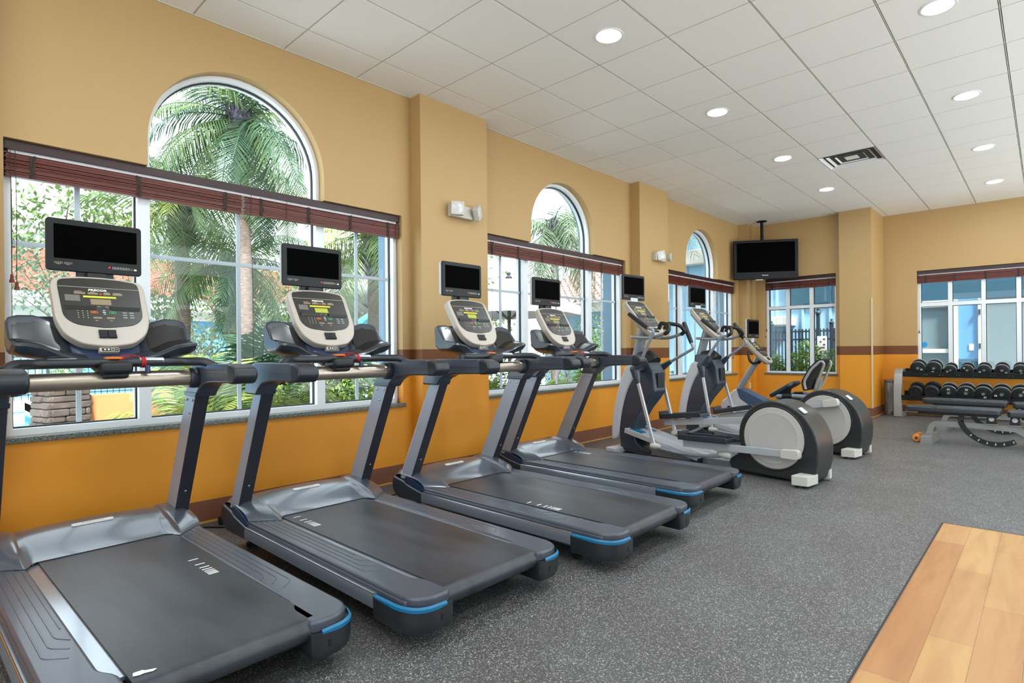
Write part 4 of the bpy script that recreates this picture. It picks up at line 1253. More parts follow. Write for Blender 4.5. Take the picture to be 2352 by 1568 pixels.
    for s, yo in ((-1, 0.325), (1, 0.21)):
        g = G(); g.prism(round_poly([(2.075, s*yo), (2.205, s*(yo-0.02)), (2.215, s*0.12), (2.085, s*0.12)], 0.012, 3), 'xy', 0.022, 0.098, 0.010, 3)
        ft = g.build('rear_foot', 'cap white', root, smooth=40)
        g = G(); g.lathe([(0.022, 0), (0.022, 0.012), (0.012, 0.03)], (2.12, s*(yo-0.055), 0.0), n=14); g.lathe([(0.007, 0), (0.007, 0.003), (0.0, 0.003)], (2.0815, s*(yo-0.035), 0.055), (-1, 0, 0), 12)
        g.build('leveller', 'rubber black', ft)
    return root
e1 = make_elliptical(((0.494, 0.994), (0.82, 1.155), (0.793, 1.212), (0.701, 1.430), (0.58, 0.24)), ((0.508, 1.087), (0.640, 1.345), (0.557, 1.370), (0.312, 1.528), (0.625, 0.155)), -0.5)
e1.location = (0.66, 4.125, 0); e1.rotation_euler = (0, 0, -0.108)
e1['label'] = 'nearer elliptical trainer, right behind the fourth treadmill'; e1['group'] = 'elliptical trainers'
e2 = make_elliptical(((0.476, 1.013), (0.775, 1.215), (0.730, 1.273), (0.603, 1.471), (0.62, 0.21)), ((0.489, 1.057), (0.690, 1.325), (0.612, 1.358), (0.401, 1.515), (0.53, 0.14)), 1.05)
e2.location = (0.643, 5.709, 0); e2.rotation_euler = (0, 0, -0.106)
e2['label'] = 'farther elliptical trainer, before the recumbent bike in the corner'; e2['group'] = 'elliptical trainers'

# ---------------------------------------------------------------- recumbent bike
t = thing('recumbent_bike', 'recumbent exercise bike with mesh backrest in the far corner', 'exercise bike', (0.55, 7.15, 0))
nose = round_poly([(0.02, 0.03), (-0.025, 0.20), (0.02, 0.36), (0.065, 0.385), (0.205, 0.53), (0.27, 0.545), (0.46, 0.30), (0.62, 0.10), (0.60, 0.03)], [.03, .08, .06, .01, .03, .03, .1, .05, .03], 4)
g = G(); g.prism(nose, 'xz', -0.13, 0.13, 0.03, 3); ns = g.build('front_housing', 'ellip white', t, smooth=40)
g = G(); g.prism(rrect(0.13, 0.26, 0.255, 0.295, 0.015), 'xz', -0.1325, -0.129); g.build('name_plate', 'label white', ns, smooth=0)
g = G(); g.prism(round_poly([(0.255, 0.540), (0.30, 0.545), (0.67, 0.375), (0.75, 0.30), (0.75, 0.12), (0.55, 0.12), (0.46, 0.298), (0.30, 0.40)], [.01, .03, .1, .05, .03, .03, .05, .04], 4), 'xz', -0.133, 0.133, 0.02, 3); g.build('blue_panel', 'bike blue', t, smooth=40)
g = G(); g.box(0.55, 1.60, -0.10, 0.10, 0.06, 0.30, 0.03, 3); g.build('rail_body', 'ellip white', t, smooth=40)
for xx in (0.1, 1.55):
    g = G(); g.box(xx-0.04, xx+0.04, -0.28, 0.28, 0.0, 0.06, 0.01); g.build('floor_foot', 'ellip dark', t)
g = G(); g.tube([(0.225, 0, 0.50), (0.535, 0, 1.0)], 0.045, 18); g.build('upright', 'tube silver', t, smooth=50)
console(t, (0.42, 1.275), (0.735, 0.935), hw=0.15, fancy=False)
personal_tv(t, 0.47, 1.30, 1.575, w=0.385, led=False)
sct = kids(t, 'screen_housing')[0]; sct.rotation_euler = (0, 0, -0.05); sct.location = (0.0, 0.022, 0)
g = G(); g.box(0.42, 0.46, -0.05, 0.05, 1.22, 1.33, 0.006); g.build('screen_bracket', 'shell grey', t)
for s in (-1, 1):
    g = G(); g.tube(fillet([(0.56, 0, 0.95), (0.50, s*0.10, 0.915), (0.465, s*0.17, 0.97), (0.445, s*0.17, 1.12)], 0.05, 5), 0.018, 10); g.build('handlebar', 'rubber black', t, smooth=50)
    ang = 0.4 if s < 0 else 0.4 + PI
    px, pz = 0.27 + 0.085*math.cos(ang + PI), 0.25 + 0.085*math.sin(ang + PI)
    g = G(); g.bar((0.27, s*0.145, 0.25), (px, s*0.155, pz), 0.02, 0.035, 0.005); ck = g.build('crank', 'tube silver', t)
    g = G(); g.box(px-0.055, px+0.055, min(s*0.165, s*0.27), max(s*0.165, s*0.27), pz-0.014, pz+0.014, 0.008)
    g.box(px-0.03, px+0.03, min(s*0.17, s*0.265), max(s*0.17, s*0.265), pz+0.05, pz+0.075, 0.012); pd = g.build('pedal', 'rubber black', ck, smooth=50)
    g = G(); g.tube([(px-0.04, s*0.22, pz+0.0), (px-0.02, s*0.22, pz+0.06), (px+0.03, s*0.22, pz+0.07), (px+0.05, s*0.22, pz)], 0.012, 8, flat=2.0); g.build('pedal_strap', 'stripe blue', pd, smooth=50)
g = G(); M = basis((0.905, 0, 0.565), (0.863, 0, 0.505), (0, 1, 0))
g.prism(round_poly([(-0.21, -0.13), (0.14, -0.20), (0.21, -0.13), (0.21, 0.13), (0.14, 0.20), (-0.21, 0.13)], 0.06, 4), 'xy', -0.035, 0.02, 0.018, 3, M=M)
st = g.build('seat_cushion', 'ellip dark', t, smooth=45)
g = G(); g.prism([(0.82, 0.28), (0.93, 0.28), (1.0, 0.60), (0.84, 0.50)], 'xz', -0.05, 0.05, 0.01); g.build('seat_post', 'rubber black', st, smooth=40)
g = G()
g.prism(round_poly([(1.22, 0.55), (1.19, 0.68), (1.29, 0.87), (1.40, 0.985), (1.455, 1.0), (1.465, 0.98), (1.36, 0.80), (1.285, 0.57)], 0.03, 3), 'xz', -0.20, 0.20, 0.015, 3)
bk = g.build('backrest', 'mesh black', t, smooth=45)
for s in (-1, 1):
    g = G(); g.tube(fillet([(1.255, s*0.205, 0.58), (1.23, s*0.205, 0.68), (1.33, s*0.205, 0.86), (1.45, s*0.19, 0.975), (1.485, s*0.17, 0.93), (1.36, s*0.14, 0.60)], 0.05, 4), 0.018, 10); g.build('backrest_frame', 'rack grey', bk, smooth=50)
g = G(); g.bar((1.30, 0, 0.40), (1.38, 0, 0.72), 0.10, 0.07, 0.01); g.build('backrest_bracket', 'rack grey', bk, smooth=40)
for s in (-1, 1):
    g = G(); g.tube(fillet([(1.32, s*0.24, 0.48), (1.05, s*0.25, 0.485), (0.90, s*0.25, 0.47), (0.88, s*0.20, 0.45)], 0.05, 4), 0.028, 12); sh_ = g.build('side_handle', 'tube silver', t, smooth=50)
    g = G(); g.tube([(0.96, s*0.25, 0.4755), (1.09, s*0.25, 0.484)], 0.0305, 12); g.build('pulse_grip', 'rubber black', sh_, smooth=50)
g = G(); g.prism([(0.92, 0.46), (1.34, 0.50), (1.34, 0.40), (0.98, 0.38)], 'xz', -0.24, 0.24, 0.012); g.build('seat_carriage', 'ellip dark', t, smooth=40)

# ---------------------------------------------------------------- dumbbell rack
t = thing('dumbbell_rack', 'two-tier grey and black dumbbell rack along the far right wall', 'rack', (0, 0, 0))
RX0, RX1 = 2.44, 5.35
for x in (RX0, RX1):
    # curved end frame in the y-z plane
    o = [(9.56, 0.0), (9.555, 0.20), (9.58, 0.55), (9.64, 0.72), (9.72, 0.785), (9.98, 0.785), (10.02, 0.74), (9.98, 0.70), (9.76, 0.70), (9.70, 0.64), (9.645, 0.50), (9.64, 0.08), (9.96, 0.06), (10.0, 0.0)]
    g = G(); g.prism(round_poly(o, [.02, .1, .1, .06, .05, .02, .02, .02, .05, .05, .1, .03, .02, .02], 4), 'yz', x-0.055, x+0.055, 0.012, 3)
    g.build('end_frame', 'rack grey', t, smooth=40)
g = G()
M = Matrix.Identity(4)
def shelf(name, y, z, tilt):
    g = G()
    M = Matrix.Translation((0, y, z)) @ Matrix.Rotation(tilt, 4, 'X')
    for yy in (-0.115, 0.115):
        g.box(RX0+0.055, RX1-0.055, yy-0.022, yy+0.022, -0.03, 0.0, 0.004, M=M)
        g.box(RX0+0.055, RX1-0.055, yy-0.028, yy-0.022, -0.03, 0.055, 0.002, M=M) if yy < 0 else g.box(RX0+0.055, RX1-0.055, yy+0.022, yy+0.028, -0.03, 0.045, 0.002, M=M)
    for k in range(12): g.box(RX0+0.15+k*0.235, RX0+0.18+k*0.235, -0.115, 0.115, -0.025, -0.012, M=M)
    s = g.build(name, 'rack black', t, smooth=0)
    g = G()
    for k in range(13):
        for e in (-0.02, 0.02): g.lathe([(0.007, 0), (0.005, 0.004), (0, 0.005)], M @ Vector((2.805 + 0.212*k + e - 0.0, -0.143, 0.012)), M.to_3x3() @ Vector((0, -1, 0)), 8)
    g.build('shelf_bolts', 'chrome', s)
    return M
MU = shelf('shelf', 9.83, 0.715, math.radians(12))
ML = shelf('shelf', 9.70, 0.345, math.radians(14))
g = G(); g.box(RX0+0.05, RX1-0.05, 9.94, 9.98, 0.05, 0.11, 0.005)
g.build('rear_beam', 'rack grey', t)

def make_dumbbell(r, w, style, num=None):
    """axis along local y, origin at the centre."""
    d = thing('dumbbell', 'dumbbell', 'dumbbell')
    g = G(); g.tube([(0, -0.09, 0), (0, -0.04, 0), (0, 0, 0), (0, 0.04, 0), (0, 0.09, 0)], [0.014, 0.015, 0.017, 0.015, 0.014], 12); g.build('handle', 'chrome', d, smooth=60)
    for s in (-1, 1):
        g = G()
        if style == 'ring':
            g.lathe([(0.0, 0.066+w), (r*0.30, 0.066+w), (r*0.34, 0.062+w), (r*0.86, 0.060+w), (r*0.97, 0.054+w), (r, 0.044+w), (r, 0.066), (r*0.9, 0.058), (0.02, 0.058)], (0, 0, 0), (0, s, 0), 36)
            hd = g.build('head', 'iron', d, smooth=35)
            g = G(); g.lathe([(r*0.985, 0.062+w*0.28), (r*1.018, 0.064+w*0.30), (r*1.018, 0.066+w*0.52), (r*0.985, 0.068+w*0.55)], (0, 0, 0), (0, s, 0), 36)
            g.build('rim_ring', 'ring grey', hd, smooth=35)
            g = G(); g.lathe([(r*0.20, 0.066+w), (r*0.19, 0.068+w), (0, 0.068+w)], (0, 0, 0), (0, s, 0), 20); g.build('hub', 'bench frame', hd)
        else:
            g.lathe([(0.0, 0.075+w), (r*0.26, 0.075+w), (r*0.30, 0.066+w), (r*0.62, 0.066+w), (r*0.66, 0.072+w), (r*0.80, 0.072+w), (r*0.92, 0.060+w), (r, 0.040+w), (r, 0.085), (r*0.88, 0.066), (0.02, 0.066)], (0, 0, 0), (0, s, 0), 36)
            hd = g.build('head', 'iron', d, smooth=30)
        if num and s < 0:
            me = basis((num[1]*r, -0.0625-w, num[2]*r), (1, 0, 0), (0, 0, 1))
            text('number', num[0], r*0.36, me, 'marking white', hd, bold=0.0008)
    return d
GU, GL_ = 'dumbbells on the upper shelf', 'dumbbells on the lower shelf'
ordn = ['leftmost', 'second', 'third', 'fourth', 'fifth', 'sixth', 'seventh']
for k, (x, r, num) in enumerate([(2.70, 0.106, ('10', 0.45, -0.20)), (2.913, 0.106, ('25', -0.1, -0.58)), (3.13, 0.080, ('10', -0.5, -0.30)), (3.34, 0.083, ('10', -0.45, 0.42)), (3.548, 0.085, ('10', -0.62, -0.30)), (3.76, 0.087, ('15', 0.55, -0.40)), (3.972, 0.087, ('15', 0.1, -0.5))]):
    lab = {0: 'large ringed dumbbell at the left end of the upper shelf', 1: 'large ringed dumbbell, second from the left end of the upper shelf'}.get(k, 'small ringed dumbbell, %s from the left end of the upper shelf' % ordn[k])
    d = make_dumbbell(r, 0.055, 'ring', num); d['label'] = lab; d['group'] = GU
    d.location = MU @ Vector((x, 0.0, r + 0.004)); d.rotation_euler = (math.radians(12), 0, 0)
for k, (x, r, st, num) in enumerate([(2.69, 0.106, 'hex', None), (2.90, 0.112, 'hex', None), (3.12, 0.108, 'ring', ('50', 0.0, 0.52)), (3.335, 0.110, 'ring', ('50', 0.1, 0.52)), (3.545, 0.108, 'ring', ('45', 0.2, -0.5)), (3.76, 0.110, 'ring', ('45', -0.62, -0.18)), (3.975, 0.110, 'ring', ('40', 0.35, 0.45))]):
    lab = {0: 'plain dark dumbbell at the left end of the lower shelf', 1: 'dumbbell with stepped dull head, second from the left on the lower shelf'}.get(k, 'chrome-ringed dumbbell, %s from the left end of the lower shelf' % ordn[k])
    d = make_dumbbell(r, 0.06, st, num); d['label'] = lab; d['group'] = GL_
    d.location = ML @ Vector((x, 0.0, r + 0.004)); d.rotation_euler = (math.radians(14), 0, 0)

# grey upright canister in the corner
t = thing('canister', 'tall grey metal canister standing between the column and the dumbbell rack', 'canister', (2.255, 9.93, 0))
g = G(); g.lathe([(0.062, 0.0), (0.068, 0.004), (0.070, 0.075), (0.066, 0.080), (0.080, 0.30), (0.080, 0.46), (0.070, 0.545), (0.066, 0.55), (0.0, 0.55)], n=32); cb = g.build('body', 'canister grey', t, smooth=30)
g = G(); g.lathe([(0.072, 0.552), (0.076, 0.56), (0.076, 0.590), (0.0, 0.592)], n=32); g.build('lid', 'canister grey', t, smooth=30)
g = G(); g.lathe([(0.0715, 0.545), (0.0735, 0.549), (0.0715, 0.553)], n=32); g.build('lid_band', 'rubber black', t, smooth=30)
g = G()
for k, (z, l) in enumerate(((0.28, 0.014), (0.30, 0.010), (0.316, 0.014), (0.334, 0.008), (0.347, 0.014), (0.366, 0.012), (0.383, 0.010))): g.box(-0.006, 0.008, -0.0825, -0.078, z, z + l)
g.build('side_mark', 'panel black', cb, smooth=0)

# ---------------------------------------------------------------- flat weight benches
def bench(x, y, wheels, label):
    t = thing('weight_bench', label, 'weight bench', (x, y, 0), 0, 'adjustable benches before the rack')
    g = G(); g.box(-0.055, 0.055, -0.28, 0.28, 0.012, 0.092, 0.004); g.box(-0.065, 0.065, -0.29, 0.29, 0.0, 0.012)
    g.build('front_foot', 'bench frame', t, smooth=30)
    g = G(); g.box(0.96, 1.06, -0.30, 0.30, 0.0, 0.085, 0.004); g.build('rear_foot', 'bench frame', t, smooth=30)
    g = G()
    pth = fillet([(-0.005, 0, 0.08), (0.03, 0, 0.225), (0.30, 0, 0.228), (0.82, 0, 0.212), (1.01, 0, 0.07)], [0.14, 0.05, 0.05, 0.10], 8)
    for a, b in zip(pth[:-1], pth[1:]): pass
    rings = []
    for i, p in enumerate(pth):
        d = (pth[min(i+1, len(pth)-1)] - pth[max(i-1, 0)]).normalized(); n = Vector((-d.z, 0, d.x))
        rings.append([p + n*0.03 + Vector((0, -0.028, 0)), p + n*0.03 + Vector((0, 0.028, 0)), p - n*0.03 + Vector((0, 0.028, 0)), p - n*0.03 + Vector((0, -0.028, 0))])
    g.loft(rings); g.build('main_tube', 'bench frame', t, smooth=30)
    def pad(name, x0, x1, w0, w1, z):
        o = round_poly([(x0, -w0), (x1, -w1), (x1, w1), (x0, w0)], 0.05, 4)
        g = G(); g.prism(o, 'xy', z, z+0.072, 0.024, 4)
        p = g.build(name, 'vinyl', t, smooth=45)
        o2 = round_poly([(x0+0.12, -w0*0.7), (x1-0.03, -w1*0.8), (x1-0.03, w1*0.8), (x0+0.12, w0*0.7)], 0.03, 4)
        g = G(); g.prism(o2, 'xy', z-0.022, z+0.004, 0.004); g.build('pad_board', 'rubber black', p, smooth=30)
        return p
    bp = pad('back_pad', -0.23, 0.685, 0.125, 0.15, 0.361)
    g = G(); g.box(0.083, 0.087, -0.1365, 0.1365, 0.3605, 0.4340, 0.0); g.build('pad_seam', 'rubber black', bp, smooth=0)
    pad('seat_pad', 0.735, 1.09, 0.15, 0.13, 0.352)
    for xc, tx in ((0.595, 0.0), (0.80, 0.0)):
        g = G(); g.prism([(xc-0.05, 0.262), (xc+0.05, 0.262), (xc+0.035, 0.352), (xc-0.035, 0.352)], 'xz', -0.06, 0.06, 0.006); pv = g.build('pivot_bracket', 'rubber black', t, smooth=30)
        g = G(); g.lathe([(0.026, 0), (0.026, 0.004), (0, 0.006)], (xc, -0.06, 0.318), (0, -1, 0), 20); g.build('pivot_cap', 'label white', pv)
        g = G(); g.box(xc-0.055, xc+0.055, -0.065, 0.065, 0.252, 0.262); g.box(xc-0.04, xc+0.04, -0.03, 0.03, 0.215, 0.252); g.build('pivot_mount', 'bench frame', pv, smooth=0)
    # hanging quadrant with index holes
    arc = [(0.63 + 0.0 + 0.335*math.cos(a)*1.0, 0.365 + 0.335*math.sin(a)) for a in [math.radians(d) for d in range(196, 306, 5)]]
    g = G(); rings = []
    for i, p in enumerate(arc):
        a = math.radians(196 + 5*i)
        n = Vector((math.cos(a), 0, math.sin(a)))
        q = Vector((p[0], 0, p[1])); rings.append([q + n*0.028 + Vector((0, -0.045, 0)), q + n*0.028 + Vector((0, -0.035, 0)), q - n*0.028 + Vector((0, -0.035, 0)), q - n*0.028 + Vector((0, -0.045, 0))])
    g.loft(rings); g.bar((0.31, -0.04, 0.27), (0.325, -0.04, 0.37), 0.01, 0.058, 0.0, 0, (1, 0, 0)); q_ = g.build('angle_quadrant', 'rack black', t, smooth=30)
    g = G()
    for dgr in (228, 243, 257, 270, 283, 298):
        a = math.radians(dgr); n = Vector((math.cos(a), 0, math.sin(a))); c = Vector((0.63 + 0.335*math.cos(a), -0.0455, 0.365 + 0.335*math.sin(a)))
        M = basis(c, n.cross(Vector((0, 1, 0))), n); g.prism(rrect(-0.006, 0.006, -0.013, 0.013, 0.005), 'xy', -0.001, 0.001, M=M)
    g.build('index_holes', 'marking', q_, smooth=0)
    if wheels:
        for yy in (-0.17, 0.05):
            g = G(); g.lathe([(0.014, 0.0), (0.040, 0.002), (0.046, 0.008), (0.046, 0.020), (0.040, 0.026), (0.014, 0.028)], (-0.105, yy, 0.052), (0, -1, 0), 24); w = g.build('wheel', 'wheel orange', t, smooth=40)
            g = G(); g.lathe([(0.014, -0.003), (0.014, 0.032), (0, 0.032)], (-0.105, yy, 0.052), (0, -1, 0), 12); g.bar((-0.105, yy+0.01, 0.052), (-0.05, yy+0.01, 0.06), 0.012, 0.02); g.build('axle', 'rubber black', w)
    return t
bench(3.195, 7.03, True, 'nearer weight bench with orange transport wheels at its foot')
bench(3.20, 8.27, False, 'farther weight bench, between the first bench and the dumbbell rack')

# ---------------------------------------------------------------- small floor things
g = G()
g.prism(round_poly([(-0.028, -0.008), (-0.008, 0.006), (0.0, 0.002), (0.030, 0.010), (0.026, -0.004), (0.004, -0.012), (-0.004, -0.022), (-0.020, -0.026)], 0.003, 2), 'xy', 0, 0.0015)
pp = g.build('paper_scrap', 'paper', None, smooth=0); tag(pp, 'scrap of white paper on the belt of the closest treadmill', 'paper scrap')
pp.location = (0.40 + 1.86, -0.655 - 0.226 + 0.045, 0.2065); pp.rotation_euler = (0, 0, 0.9)
def cord(label, pts, plug, group='power cords along the window wall'):
    t = thing('power_cord', label, 'power cord', (0, 0, 0), 0, group)
    P = [Vector(p) for p in pts]
    path = []
    for i in range(len(P) - 1):
        a = P[max(i-1, 0)]; b = P[i]; c = P[i+1]; d = P[min(i+2, len(P)-1)]
        for j in range(6):
            s = j/6; path.append(0.5*((2*b) + (c-a)*s + (2*a-5*b+4*c-d)*s*s + (3*b-a-3*c+d)*s**3))
    path.append(P[-1])
    g = G(); g.tube(path, 0.005, 7); g.build('cable', 'rubber black', t, smooth=60)
    g = G(); g.box(plug[0]-0.03, plug[0]+0.03, plug[1]-0.04, plug[1]+0.04, 0.0, 0.05, 0.01); g.build('transformer', 'rubber black', t)
    return t
cord('black power cord on the floor between the first two treadmills', [(0.62, -0.35, 0.1), (0.35, -0.25, 0.02), (0.20, -0.05, 0.006), (0.14, 0.0, 0.006), (0.25, 0.12, 0.006), (0.10, 0.16, 0.02), (0.05, 0.15, 0.03)], (0.13, 0.13, 0))
cord('black power cord on the floor beside the front of the third treadmill', [(0.70, 1.25, 0.1), (0.40, 1.08, 0.02), (0.22, 1.02, 0.006), (0.14, 0.95, 0.006), (0.06, 1.0, 0.02)], (0.13, 1.02, 0))
g = G(); g.box(-0.035, 0.035, -0.006, 0.006, 0.0, 0.022, 0.003)
for x in (-0.02, 0.02): g.box(x-0.005, x+0.005, -0.03, -0.006, 0.006, 0.016)
g.box(-0.01, 0.01, 0.006, 0.03, 0.002, 0.02, 0.004)
pl = g.build('floor_bracket', 'steel', None); tag(pl, 'small metal bracket on the floor by the first treadmill', 'bracket'); pl.location = (0.53, -0.19, 0.0); pl.rotation_euler = (0, 0, 0.7)

# ---------------------------------------------------------------- outside: ground, pool, buildings
GZ = -0.12
g = G()
g.sheet([(-45, -30), (40, -30), (40, 45), (-45, 45)], [[(-15.8, -9), (-6.6, -9), (-6.6, 0.75), (-15.8, 0.75)], [(-0.39, -4.2), (7.6, -4.2), (7.6, 10.44), (-0.39, 10.44)]],
        lambda p: (p[0], p[1], GZ), lambda p: (p[0], p[1], GZ - 0.2))
struct(g.build('ground', 'deck concrete', smooth=0))
g = G()
g.box(-15.8, -6.6, -9, 0.75, GZ - 1.2, GZ - 1.19); g.box(-15.82, -15.8, -9, 0.75, -1.3, GZ); g.box(-6.6, -6.58, -9, 0.75, -1.3, GZ); g.box(-15.8, -6.6, 0.75, 0.77, -1.3, GZ)
basin = g.build('pool_basin', mat('pool plaster', '#a8e4ea', 0.5), smooth=0); struct(basin)
g = G(); g.box(-15.8, -6.6, -9, 0.75, GZ - 0.27, GZ - 0.26)
w_ = g.build('pool_water', MWATER, smooth=0); struct(w_)
g = G(); g.box(-15.795, -15.77, -9, 0.75, GZ - 0.24, GZ - 0.01); tl = g.build('waterline_tiles', 'label white', basin, smooth=0)
g = G(); g.box(-15.77, -15.765, 0.15, 0.45, GZ - 0.22, GZ - 0.02); g.build('blue_tiles', 'tile blue', basin, smooth=0)
text('depth_marking', '3 FT 6 IN', 0.17, basis((-15.764, -0.42, GZ - 0.13), (0, 1, 0), (0, 0, 1)), 'tile blue', basin, bold=0.002)
g = G(); g.box(-16.1, -15.8, -9.2, 1.05, GZ, GZ + 0.03); g.box(-6.6, -6.3, -9.2, 1.05, GZ, GZ + 0.03); g.box(-15.8, -6.6, 0.75, 1.05, GZ, GZ + 0.03)
g.build('coping', 'stucco white', basin, smooth=0)
g = G(); g.sheet([(-5.9, 0.4), (-0.4, 0.4), (-0.4, 9.6), (-2.5, 9.6), (-2.6, 4.6), (-5.9, 4.4)], [], lambda p: (p[0], p[1], GZ + 0.03), lambda p: (p[0], p[1], GZ - 0.02))
struct(g.build('ground_bed', 'mulch', smooth=0))
g = G(); g.box(-0.4, 2.3, 10.5, 11.2, GZ, GZ + 0.04); struct(g.build('ground_bed', 'mulch', smooth=0))

def tiled_roof(name, parent, m, eave, ridge, along, run, n, axis='y', course=0.22):
    """pitched sheet of barrel tiles: eave (a, z) and ridge (a, z) in the fall direction, run = extent along the other."""
    g = G()
    (a0, z0), (a1, z1) = eave, ridge
    k = n; r0, r1 = run
    rows = max(4, int(abs(a1 - a0) / course))
    verts = []
    for i in range(rows * 2 + 1):
        f = (i // 2 + (i % 2)) / rows if i else 0
        f = min(1, (i + 1)//2 / rows)
        step = 0.045 if i % 2 == 0 and i < rows*2 else 0.0
        a = a0 + (a1 - a0) * f; z = z0 + (z1 - z0) * f + step
        row = []
        for j in range(k * 6 + 1):
            b = r0 + (r1 - r0) * j / (k * 6)
            h = 0.05 * math.sin(2 * PI * (j % 6) / 6)
            row.append((a, b, z + h) if axis == 'y' else (b, a, z + h))
        verts.append(row)
    g.loft(verts, closed=False, caps=False)
    return g.build(name, m, parent, smooth=60)

# long blue pool house behind the pool
b = thing('pool_house', 'long blue building with red tiled roof and an arched window beyond the pool', 'building', (0, 0, 0))
g = G(); g.box(-24, -17.8, -12, 12, GZ, 2.75); g.build('wall', 'stucco blue', b, smooth=0)
g = G(); g.box(-17.8, -17.2, -12.3, 12.3, 2.55, 2.85); g.box(-17.3, -17.15, -12.3, 12.3, 2.80, 2.98); g.box(-17.82, -17.7, -12, 12, 2.25, 2.56); g.build('eaves', 'stucco white', b, smooth=0)
tiled_roof('roof', b, 'roof tile', (-17.1, 2.95), (-21.4, 4.75), None, (-12.4, 12.4), 75)
tiled_roof('roof', b, 'roof tile', (-25.0, 2.95), (-21.4, 4.75), None, (-12.4, 12.4), 30)
for yc in (1.25, -3.0, 7.2):
    fr = [(yc-0.72, 0.35), (yc+0.72, 0.35), (yc+0.72, 1.35)] + [(yc + 0.72*math.cos(PI*i/16), 1.35 + 0.72*math.sin(PI*i/16)) for i in range(1, 16)] + [(yc-0.72, 1.35)]
    ins = [(yc-0.56, 0.45), (yc+0.56, 0.45), (yc+0.56, 1.35)] + [(yc + 0.56*math.cos(PI*i/16), 1.35 + 0.56*math.sin(PI*i/16)) for i in range(1, 16)] + [(yc-0.56, 1.35)]
    g = G(); g.sheet(fr, [ins], lambda p: (-17.78, p[0], p[1]), lambda p: (-17.70, p[0], p[1])); w = g.build('arched_window', 'stucco white', b, smooth=0)
    g = G(); g.prism(ins, 'yz', -17.80, -17.77); g.build('pane', 'glass grey', w, smooth=0)
    g = G(); g.box(-17.77, -17.74, yc-0.02, yc+0.02, 0.45, 1.9); g.box(-17.77, -17.74, yc-0.56, yc+0.56, 1.33, 1.37); g.build('glazing_bar', 'stucco white', w, smooth=0)

# lower blue building with the pale tiled roof
b = thing('blue_cottage', 'blue building with pale pink tiled hip roof seen through the middle window', 'building', (0, 0, 0))
g = G(); g.box(-7.0, -3.6, 11.6, 17, GZ, 2.35); g.build('wall', 'stucco grey blue', b, smooth=0)
g = G(); g.box(-7.3, -3.3, 11.1, 11.62, 2.2, 2.42); g.box(-3.62, -3.3, 11.1, 17, 2.2, 2.42); g.build('eaves', 'stucco white', b, smooth=0)
tiled_roof('roof', b, 'roof tile pale', (11.0, 2.42), (14.3, 4.0), None, (-7.4, -3.2), 19, axis='x')
g = G(); g.tube([(-4.2, 11.55, 2.2), (-4.2, 11.5, 2.0), (-4.2, 11.56, 1.8), (-4.2, 11.56, GZ)], 0.045, 8); g.build('downpipe', 'stucco white', b)

# tall pale-blue wing at the corner
b = thing('hotel_wing', 'tall pale blue building wall outside the far corner windows', 'building', (0, 0, 0))
g = G(); g.box(-3.1, 2.25, 12.1, 16, GZ, 6.5)
for k in range(9): g.box(-2.6 + k*0.56, -2.55 + k*0.56, 12.07, 12.1, GZ, 6.5)
g.build('wall', 'stucco pale', b, smooth=0)
g = G(); g.box(-3.2, 2.25, 11.85, 12.1, 3.25, 3.62, 0.02); g.build('parapet_band', 'stucco white', b, smooth=0)
g = G(); g.box(-1.2, 0.08, 11.6, 12.1, 1.64, 1.84, 0.02); g.build('canopy', 'stucco white', b, smooth=0)  # plain white box for a low pale band across the wall
for x0 in (-0.12, 0.85):
    g = G(); g.box(x0, x0+0.90, 12.03, 12.09, 2.12, 3.1); g.build('window', 'glass teal', b, smooth=0)  # teal plates put in for the dark reflections of the upper panes

# glazed corridor facing the wide window
b = thing('glazed_corridor', 'glazed blue corridor front with white door outside the wide far window', 'building', (0, 0, 0))
Yc = 12.4
g = G(); g.box(2.0, 9, Yc, Yc+0.2, 2.06, 3.6); g.build('upper_panel', 'glass teal', b, smooth=0)
g = G(); g.box(2.98, 3.29, Yc, Yc+0.2, 0.90, 2.06); g.build('wall', 'stucco blue', b, smooth=0)
g = G(); g.box(2.98, 3.29, Yc-0.01, Yc+0.2, GZ, 0.90); g.build('plinth', 'glass teal', b, smooth=0)
g = G(); g.box(2.86, 2.98, Yc-0.05, Yc+0.1, GZ, 2.06); g.box(2.0, 2.86, Yc-0.03, Yc+0.1, 1.93, 2.06); g.box(2.2, 2.34, Yc-0.03, Yc+0.1, GZ, 1.95); g.box(3.29, 3.39, Yc-0.03, Yc+0.1, GZ, 2.06); g.box(2.34, 2.86, Yc-0.02, Yc+0.1, 1.02, 1.10)
g.build('door_frame', 'stucco white', b, smooth=0)
g = G(); g.box(2.34, 2.86, Yc+0.04, Yc+0.07, GZ, 1.95); g.build('glass_door', 'glass grey', b, smooth=0)
g = G(); g.box(3.39, 9, Yc+0.04, Yc+0.07, GZ, 2.06)
g.build('glass_front', 'glass grey', b, smooth=0)
for x in (4.25, 5.1): 
    g = G(); g.box(x, x+0.06, Yc, Yc+0.1, GZ, 2.06); g.build('front_post', 'stucco white', b, smooth=0)
g = G(); g.box(3.15, 3.22, Yc-0.012, Yc, 1.07, 1.19); g.build('notice_card', 'paper', b, smooth=0)
g = G(); g.lathe([(0.05, 0), (0.05, 0.004), (0, 0.004)], (2.43, Yc+0.04, 1.19), (0, -1, 0), 20); g.build('round_sticker', 'stripe blue', b)
g = G()
for z in (1.1, 1.75): g.box(3.30, 3.33, Yc-0.06, Yc-0.03, z, z+0.10)
g.build('hinges', 'gasket', b, smooth=0)

